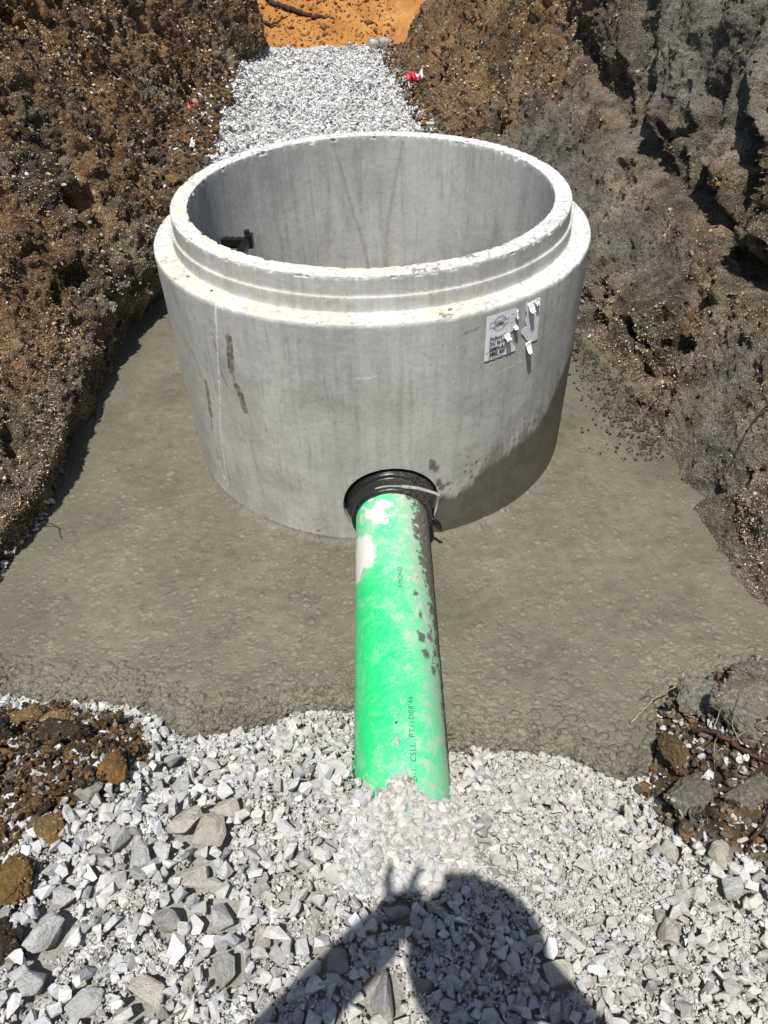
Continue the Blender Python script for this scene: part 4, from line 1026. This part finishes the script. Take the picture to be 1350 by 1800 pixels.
clods = [(.835, -1.455, .082, .075, (1, .62, .55), (.27, .25, .21), 'grey gritty clod of dug earth at the slab corner, nearest the middle of the slab'),
 (.875, -1.575, .095, .13, (1, .9, .5), (.26, .235, .19), 'biggest tan grey lump of earth on the right dirt mound'),
 (.99, -1.44, .085, .15, (1, .6, .5), (.20, .18, .15), 'dark crusted earth lump along the slab edge far right'),
 (.725, -1.60, .055, .05, (.8, 1, .6), (.17, .11, .05), 'small ochre streaked clod below the grey clod at the slab corner'),
 (.700, -1.745, .060, .045, (1, .8, .5), (.23, .21, .175), 'low greyish clod bordering the gravel under the right mound'),
 (.79, -1.78, .052, .085, (1, .8, .6), (.23, .21, .16), 'round pale mossy lump above the square tan rock'),
 (-.99, -1.40, .045, .02, (1, .7, .6), (.26, .17, .07), 'ochre stone-like clod near the top of the left soil heap'),
 (-.90, -1.43, .050, .02, (1, .6, .5), (.30, .20, .09), 'yellowish broken clod in the left soil heap right of the ochre one'),
 (-1.02, -1.52, .075, .01, (1, .6, .5), (.045, .035, .028), 'black flat clod at the left edge of the soil heap'),
 (-.84, -1.50, .075, .02, (1, .55, .5), (.05, .038, .026), 'long dark clod across the middle of the soil heap'),
 (-.655, -1.655, .045, .06, (.6, 1, .6), (.27, .15, .05), 'bright ochre lump at the right edge of the soil heap'),
 (-.80, -1.905, .060, .10, (1, .8, .6), (.22, .13, .045), 'large orange-brown lump at the left picture edge below the soil heap'),
 (-.745, -1.80, .040, .10, (1, .8, .6), (.24, .16, .06), 'golden brown clod between white stones below the soil heap'),
 (-.80, -2.02, .060, .12, (1, .8, .6), (.05, .035, .025), 'dark brown lump at the left picture edge under the orange-brown one')]
crp = []; crs = []; crt = []
for k, (cx_, cy_, cr, cz, sq, tn, lab) in enumerate(clods):
    V, F = hull(16, 900 + k * 3, sq, .2, 4)
    V = V * (1 + .20 * fbm(V + k * 7, 1.6, 4, k + 5, .6) + .14 * fbm(V + k * 3, 4.5, 3, k + 2, .6, True) + .13 * np.clip(.55 - worley(V + k * 3, 5.0, k), -.2, 1) + .07 * np.clip(.5 - worley(V + k, 12.0, k + 1), -.2, 1) + .06 * fbm(V + k, 16, 3, k, .7))[:, None] * cr
    o = mesh_np('earth_clod', V, F, M_clod, smooth=True, attrs={'tint': np.tile([*tn, 1], (len(V), 1))})
    zc = D.drop(cx_, cy_, cr * .8, .9) - .22 * cr; o.location = (cx_, cy_, zc)
    rc_ = np.random.default_rng(k); nn_ = int(260 * (cr / .1) ** 2); id_ = rc_.integers(0, len(V), nn_); crp.append(V[id_] + [cx_, cy_, zc]); crs.append(np.clip(np.exp(rc_.normal(np.log(.0036), .5, nn_)), .0015, .011))
    tt_ = np.tile(tn, (nn_, 1)) * rc_.uniform(.4, 1.7, (nn_, 1)); uu_ = rc_.random(nn_); tt_[uu_ < .25] = [.42, .38, .31]; tt_[uu_ > .85] = [.25, .14, .05]; crt.append(tt_)
    props(o, lab, 'clod', 'lumps of dug earth')

scatter('loose_soil', np.concatenate(crp), np.concatenate(crs), CH, np.concatenate(crt), M_gravel, r3)
# ------------------------------------------------------------------ small things
def twig(name, pts, rad, mat, label, cat, n=6, group=None):
    pts = np.array(pts, float); t = np.linspace(0, 1, len(pts)); tt_ = np.linspace(0, 1, len(pts) * 5)
    P = np.stack([np.interp(tt_, t, pts[:, k]) for k in range(3)], -1)
    for _ in range(3): P[1:-1] = (P[:-2] + P[1:-1] * 2 + P[2:]) / 4
    P[1:-1] += np.random.default_rng(len(label)).normal(size=P[1:-1].shape) * rad * .25
    rad_ = rad * np.linspace(1, .45, len(P)); V, F = tube(P, rad_, n, wob=.08)
    o = mesh_np(name, V, F, mat); props(o, label, cat, group); return o
twig('twig', [(-1.205, -.61, .03), (-1.17, -.608, .02), (-1.149, -.619, .012), (-1.142, -.64, .008), (-1.126, -.672, .006)], .0022, M_dark, 'thin black bent twig sticking out over the wet concrete from the left bank', 'twig')
twig('grass_stem', [(.654, -1.47, .006), (.68, -1.455, .03), (.705, -1.44, .055), (.735, -1.425, .075), (.78, -1.41, .085)], .0032, M_straw, 'pale dry grass stem reaching over the wet concrete from the grey clod', 'grass stem')
twig('grass_stem', [(.70, -1.40, .03), (.72, -1.41, .06), (.745, -1.42, .08)], .0014, M_straw, 'tiny pale stem end beside the longer dry grass stem', 'grass stem')
rt = empty('root', (.78, -1.6, .1)); props(rt, 'reddish brown woody root with hairy rootlets lying on the right dirt mound', 'root')
def rootpart(nm, pts, rad, m=M_root):
    pts = [(a, b, floor_h(D, a, b) + .012 + (c_ - .15)) for a, b, c_ in pts]
    o = twig(nm, pts, rad, m, 'x', 'x'); del o['label']; del o['category']; place(o, rt); return o
rootpart('main_root', [(.765, -1.56, .150), (.785, -1.60, .158), (.80, -1.65, .155), (.825, -1.70, .150), (.845, -1.74, .135)], .0075)
for k, q in enumerate([[(.785, -1.60, .16), (.80, -1.575, .20), (.812, -1.55, .22)], [(.79, -1.62, .16), (.76, -1.65, .17), (.755, -1.69, .14)], [(.80, -1.65, .16), (.85, -1.64, .19), (.93, -1.66, .2)], [(.81, -1.67, .16), (.80, -1.62, .20), (.84, -1.58, .22)]]): rootpart('rootlet', q, .0016, M_straw)
twig('root', [(1.0, -1.60, floor_h(D, 1.0, -1.6) + .03), (.93, -1.64, floor_h(D, .93, -1.64) + .04), (.88, -1.70, floor_h(D, .88, -1.70) + .03), (.83, -1.79, floor_h(D, .83, -1.79) + .01)], .003, M_root, 'thin brown root arching at the right edge of the dirt mound', 'root')
twig('root', [(a, b, floor_h(D, a, b) + .01) for a, b in ((.82, -1.81), (.78, -1.86), (.74, -1.90))], .004, M_root, 'short pale root pointing at the gravel below the dirt mound', 'root')
# things behind
def on_bank(Q, y, z):
    k = np.argmin((Q[:, 1] - y) ** 2 + (Q[:, 2] - z) ** 2); return Q[k]
def bank_root(Q, yz, rad, mat, label, lift=.012, sd=1):
    twig('root', [on_bank(Q, a, b) + np.array([lift * sd, 0, 0]) for a, b in yz], rad, mat, label, 'root')
bank_root(QL, [(2.3, .98), (2.55, .80), (2.65, .66), (2.85, .62), (2.9, .52)], .005, M_straw, 'pale hooked root hanging on the upper left bank')
bank_root(QR, [(.60, .78), (.55, .70), (.50, .62)], .003, M_straw, 'fine white root hanging from the crease of the right bank', .03, -1)
bank_root(QR, [(-.55, .42), (-.50, .34), (-.53, .26), (-.60, .18)], .004, M_dark, 'dark root hanging low on the right bank by the slab', .03, -1)
# branch in the sand
br = [(-1.30, 7.15), (-1.10, 6.98), (-.98, 6.86), (-.84, 6.76), (-.70, 6.70), (-.56, 6.66), (-.44, 6.655), (-.34, 6.67)]
twig('dead_branch', [(a, b, sand_z(a, b) + .045 - .006 * k) for k, (a, b) in enumerate(br)], .034, M_dark, 'long dead brown branch half buried in the orange sand', 'branch', 8)
br = [(-1.16, 6.66), (-1.08, 6.62), (-1.0, 6.56), (-.92, 6.60), (-.82, 6.66)]
twig('dead_branch', [(a, b, sand_z(a, b) + .03) for a, b in br], .018, M_dark, 'shorter bent stick below the long branch in the orange sand', 'branch', 7)
br = [(-.52, 6.84), (-.40, 6.90), (-.25, 6.93), (-.10, 6.96), (.05, 7.02)]
twig('root', [(a, b, sand_z(a, b) + .014) for a, b in br], .007, M_root, 'thin root trailing across the orange sand right of the branch', 'root')
# black lump standing for the dark spot at the top of the sand
V, F = hull(14, 77, (.12, .08, .06), .02, 2); V = V * (1 + .2 * fbm(V * 10, 1, 2, 4))[:, None]
o = mesh_np('black_lump', V, F, M_hole); o.location = (-.31, 6.96, sand_z(-.31, 6.96) + .03); props(o, 'black lump marking a dark spot on the orange sand at the very top', 'scrap')
# litter
def wrapper(loc, w, h, rot, parts, label, seed):
    e = props(empty('wrapper', loc), label, 'litter'); r_ = np.random.default_rng(seed)
    for nm, mat, u0, u1 in parts:
        nu, nv = 14, 9; V = []
        for i in range(nu):
            for j in range(nv):
                u = u0 + (u1 - u0) * i / (nu - 1); v = j / (nv - 1) - .5
                zz = .035 * math.sin(u * 9 + seed) * math.cos(v * 4) + .018 * math.sin(u * 21 + v * 13)
                V.append(((u - .5) * w, v * h, zz + .03 + .25 * abs(u - .5) * w))
        V = np.array(V); ca, sa = math.cos(rot), math.sin(rot); V[:, :2] = V[:, :2] @ np.array([[ca, sa], [-sa, ca]])
        o = mesh_np(nm, V, gridfaces(nu, nv), mat); m = o.modifiers.new('s', 'SOLIDIFY'); m.thickness = .002
        o.parent = e
    return e
wrapper((-1.36, 3.50, .31), .20, .10, R(-12), [('pink_side', simple('faded_pink', (.75, .22, .22), .4), 0, .55), ('red_side', M_red, .555, 1)], 'crumpled pink and red wrapper on the dirt left of the back gravel', 2)
wrapper((.40, 4.50, .26), .125, .08, R(28), [('red_side', M_red, 0, .68), ('white_tip', M_wwrap, .685, 1)], 'crumpled bright red wrapper with white tip between back gravel and right bank', 5)
# bottle
bot = props(empty('plastic_bottle', (.13, 6.08, .28)), 'clear crushed plastic bottle where gravel, sand and right bank meet', 'bottle')
pr = [(0, 0), (.03, 0), (.034, .01), (.034, .05), (.031, .06), (.034, .07), (.034, .12), (.031, .13), (.033, .145), (.022, .175), (.013, .19), (.013, .205), (0, .205)]
V = []; 
for a in np.linspace(0, 2 * np.pi, 24, endpoint=False):
    for (r_, h_) in pr: V.append((h_ * 1.25 - .12, r_ * 1.35 * math.cos(a), r_ * 1.35 * math.sin(a) * (.8 if .03 < h_ < .12 else 1)))
V = np.array(V); ca, sa = math.cos(.5), math.sin(.5); V[:, :2] = V[:, :2] @ np.array([[ca, sa], [-sa, ca]])
mesh_np('bottle_shell', V, gridfaces(24, len(pr), True), M_pet, parent=bot)
V, F = tube([(.135, 0, 0), (.155, 0, 0)], .018, 14); V[:, :2] = V[:, :2] @ np.array([[ca, sa], [-sa, ca]])
mesh_np('cap', V, F, simple('blue_cap', (.08, .2, .5), .5), parent=bot)
# loose pebbles on the ring shoulder and on the pipe
pb_l = [((-.562, -.398, .8255), .0085, (.22, .21, .2), 'dark pebble on the ring shoulder at left, the larger of a pair'),
        ((-.521, -.421, .8250), .0050, (.22, .21, .2), 'tiny dark pebble on the ring shoulder just right of a larger one'),
        ((-.475, -.500, .8260), .0065, (.24, .23, .21), 'small flat dark chip on the front left ring shoulder'),
        ((.209, -.665, .8270), .0085, (.42, .38, .25), 'yellowish pebble on the front of the ring shoulder'),
        ((.019, -1.622, pax(-1.622)[2] + PR + .004), .0135, (.52, .50, .47), 'grey-white stone chip lying on top of the green pipe'),
        ((.020, -1.575, pax(-1.575)[2] + PR + .002), .0050, (.10, .09, .07), 'small dark crumb on the green pipe above the white chip')]
for k, (lc_, s_, tn, lab) in enumerate(pb_l):
    V, F = hull(11, 1200 + k, (1, .7, .5), .08); o = mesh_np('pebble', V * s_, F, M_gravel, smooth=False, attrs={'tint': np.tile([*tn, 1], (len(V), 1))})
    o.location = lc_; o.rotation_euler = (0, 0, k * 1.3); props(o, lab, 'pebble')

n = 1600; x = r3.uniform(-1.3, .3, n); y = r3.uniform(6.15, 7.1, n); idx_ = [int(np.argmin((xs_ - x[i]) ** 2 + (ys2_ - y[i]) ** 2)) for i in range(n)]
cl_t = np.tile([.46, .21, .06], (n, 1)) * r3.uniform(.35, 1.25, (n, 1)); s_ = np.clip(np.exp(r3.normal(np.log(.009), .6, n)), .004, .045)
scatter('loose_sand', np.stack([x, y, zs2_[idx_] + .1 * s_], -1), s_, CLs, cl_t, M_clod, r3)
# ------------------------------------------------------------------ camera
CAM = np.array([.00521, -2.53757, 1.79007]); pitch, yaw, roll = .7413, .00174, -.03237
fw = np.array([math.sin(yaw) * math.cos(pitch), math.cos(yaw) * math.cos(pitch), -math.sin(pitch)])
r0 = np.cross(fw, [0, 0, 1]); r0 /= np.linalg.norm(r0); u0 = np.cross(r0, fw)
rr0 = r0 * math.cos(roll) + u0 * math.sin(roll); uu0 = -r0 * math.sin(roll) + u0 * math.cos(roll)
cam = bpy.data.cameras.new('camera'); co = bpy.data.objects.new('camera', cam); col.objects.link(co)
co.matrix_world = Matrix(np.c_[np.r_[np.stack([rr0, uu0, -fw], 1), [[0, 0, 0]]], [*CAM, 1]].tolist())
cam.sensor_fit = 'VERTICAL'; cam.sensor_height = 24; cam.lens = 24 * 1293.88 / 1800; cam.clip_start = .01; cam.clip_end = 2000
scene.camera = co

# ------------------------------------------------------------------ photographer (only the shadow falls in the picture)
def skin_obj(name, verts, edges, radii, mat, sub=2):
    me = bpy.data.meshes.new(name); me.from_pydata(verts, edges, []); o = bpy.data.objects.new(name, me); col.objects.link(o)
    m = o.modifiers.new('skin', 'SKIN'); m.use_smooth_shade = True
    for k, r_ in enumerate(radii):
        r_ = (r_, r_) if isinstance(r_, (int, float)) else r_
        me.skin_vertices[0].data[k].radius = r_
    me.skin_vertices[0].data[0].use_root = True
    s = o.modifiers.new('sub', 'SUBSURF'); s.levels = sub; s.render_levels = sub
    bpy.context.view_layer.update()
    m2 = bpy.data.meshes.new_from_object(o.evaluated_get(bpy.context.evaluated_depsgraph_get())); bpy.data.objects.remove(o)
    m2.materials.clear(); m2.materials.append(mat); m2.polygons.foreach_set('use_smooth', [True] * len(m2.polygons))
    q = bpy.data.objects.new(name, m2); col.objects.link(q); return q
G = .17; PX, PY = .030, -2.80
def pp(x, y, z): return (PX + x, PY + y, z)
person = props(empty('person', (PX, PY, G)), 'person in brimmed hat standing on the gravel, phone held up in both hands', 'person')
LH = np.array([-.150, -2.585, 1.795]); RH = np.array([.065, -2.590, 1.735])
V = [pp(0, -.08, 1.06), pp(0, -.07, 1.24), pp(0, -.05, 1.42), pp(0, -.01, 1.56), pp(-.01, .03, 1.66), pp(-.025, .07, 1.75), pp(-.03, .10, 1.84), pp(-.03, .09, 1.91),
     pp(-.18, -.02, 1.545), (-.465, -2.775, 1.43), tuple(LH + [.0, -.025, -.005]), pp(.18, -.02, 1.545), (.27, -2.74, 1.42), tuple(RH + [.02, -.03, -.05]),
     pp(-.10, -.08, 1.0), pp(-.12, -.02, .62), pp(-.13, -.06, G + .09), pp(.10, -.08, 1.0), pp(.13, -.02, .62), pp(.14, -.06, G + .09)]
Ed = [(0, 1), (1, 2), (2, 3), (3, 4), (4, 5), (5, 6), (6, 7), (3, 8), (8, 9), (9, 10), (3, 11), (11, 12), (12, 13), (0, 14), (14, 15), (15, 16), (0, 17), (17, 18), (18, 19)]
Ra = [(.15, .11), (.135, .10), (.16, .11), (.09, .075), .055, (.07, .085), (.078, .095), (.06, .075), .067, .056, .054, .068, .052, .040, .09, .06, .04, .09, .06, .04]
body = skin_obj('body', V, Ed, Ra, M_skin); place(body, person)
def hand(H, sgn, dirs):
    ps = [tuple(H + [sgn * .012, -.02, -.05]), tuple(H + [sgn * .004, -.008, .012]), tuple(H + [-sgn * .035, -.012, -.015])]; Ed = [(0, 1), (1, 2)]; Ra = [.055, .050, .045]
    for k, (a, b, c) in enumerate(dirs):
        n = len(ps); st = H + np.array(a); ps += [tuple(st), tuple(st + np.array(b)), tuple(st + np.array(b) + np.array(c))]; Ed += [(1, n), (n, n + 1), (n + 1, n + 2)]; Ra += [.011, .009, .0075]
    o = skin_obj('hand', ps, Ed, Ra, M_skin); place(o, person)
# left hand: fingers spread up past the phone edge; right hand wraps the other edge
hand(LH, -1, [((-.012, .0, .035), (-.010, .020, .050), (.006, .014, .030)), ((.022, .0, .035), (.012, .020, .048), (.014, .014, .026)), ((.014, .004, .018), (.022, .012, .010), (.015, .004, -.006)), ((.014, .004, .0), (.022, .012, -.004), (.014, .004, -.012)), ((.012, -.012, .010), (.025, -.012, .014), (.018, .0, .010))])
hand(RH, 1, [((-.012, .004, .030), (-.020, .012, .012), (-.014, .002, .0)), ((-.012, .004, .014), (-.022, .012, .004), (-.014, .0, -.004)), ((-.012, .004, .0), (-.022, .012, -.004), (-.014, .0, -.008)), ((-.010, .002, -.014), (-.020, .010, -.006), (-.012, .0, -.008)), ((-.006, -.012, .012), (-.020, -.014, .020), (-.014, -.004, .014))])
shirt = skin_obj('shirt', [V[0], V[1], V[2], V[3], V[8], V[9], V[11], V[12]], [(0, 1), (1, 2), (2, 3), (3, 4), (4, 5), (3, 6), (6, 7)], [(.165, .125), (.155, .12), (.18, .13), (.10, .09), .086, .070, .085, .066], M_shirt); place(shirt, person)
tr = skin_obj('trousers', [V[0], V[14], V[15], V[16], V[17], V[18], V[19]], [(0, 1), (1, 2), (2, 3), (0, 4), (4, 5), (5, 6)], [(.165, .125), .11, .082, .07, .11, .082, .07], M_jean); place(tr, person)
for s in (-1, 1):
    o = skin_obj('boot', [pp(s * .135, -.06, G + .12), pp(s * .135, -.05, G + .045), pp(s * .145, .10, G + .035)], [(0, 1), (1, 2)], [.055, .05, .042], M_boot); place(o, person)
# cap with brim
t = np.linspace(0, 2 * np.pi, 28, endpoint=False); V_ = []
for k, (rz, zz) in enumerate([(.102, 0), (.104, .03), (.095, .065), (.07, .09), (.03, .102), (.001, .104)]):
    for a in t: V_.append((rz * .9 * math.cos(a), rz * 1.12 * math.sin(a), zz))
V_ = np.array(V_); i = np.arange(5)[:, None] * 28; j = np.arange(28)[None]; F_ = np.stack([i + j, i + (j + 1) % 28, i + 28 + (j + 1) % 28, i + 28 + j], -1).reshape(-1, 4)
ta = np.linspace(0, 2 * np.pi, 40, endpoint=False)
bw = np.array([[rx_ * math.cos(a), rx_ * 1.1 * math.sin(a), zt - .035 * (rx_ > .1)] for (rx_, zt) in ((.085, -.004), (.138, -.006), (.138, -.001), (.085, .002)) for a in ta])
Fb = gridfaces(4, 40); ii_ = np.arange(4)[:, None] * 40; jj_ = np.arange(40)[None]; Fb = np.stack([ii_ + jj_, ii_ + (jj_ + 1) % 40, (ii_ + 40) % 160 + (jj_ + 1) % 40, (ii_ + 40) % 160 + jj_], -1).reshape(-1, 4)
V_, F_ = join([(V_, F_), (bw, Fb)])
cap = mesh_np('hat', V_ + [PX - .03, PY + .09, 1.89], F_, M_shirt); place(cap, person)
# phone: sits just behind the lens plane
phone = props(empty('phone', tuple(CAM - fw * .012)), 'black smartphone held up in both hands of the person', 'phone')
c = CAM - fw * .012 - rr0 * .018 - uu0 * .055
Vb, Fb = boxv([0, 0, 0], (.072, .148, .008)); Vb = Vb @ np.stack([rr0, uu0, -fw], 1).T + c
o = bevel(mesh_np('phone_body', Vb, Fb, M_plastic, smooth=False), .003, 3); place(o, phone)
V, F = tube([CAM - fw * .009, CAM - fw * .003], .007, 16, cap=False); o = mesh_np('lens_ring', V, F, M_steel); place(o, phone)

# ------------------------------------------------------------------ light
to_sun = Vector((-.0894, -.3547, .9307)).normalized()
sun = bpy.data.lights.new('sun', 'SUN'); sun.energy = 4.2; sun.angle = R(.53); sun.color = (1, .965, .91)
so = bpy.data.objects.new('sun', sun); col.objects.link(so); so.rotation_euler = to_sun.to_track_quat('Z', 'Y').to_euler(); so.location = (-1, -4, 9)
w = bpy.data.worlds.new('World'); scene.world = w; w.use_nodes = True; nt = w.node_tree; bg = nt.nodes['Background']
sky = nt.nodes.new('ShaderNodeTexSky'); sky.sky_type = 'NISHITA'; sky.sun_disc = False; sky.sun_elevation = math.asin(to_sun.z); sky.sun_rotation = math.atan2(to_sun.x, to_sun.y)
nt.links.new(sky.outputs[0], bg.inputs[0]); bg.inputs[1].default_value = .09
vs = scene.view_settings; vs.view_transform = 'Standard'; vs.look = 'None'; vs.exposure = 0.32; vs.gamma = 1
scene.render.engine = 'CYCLES'
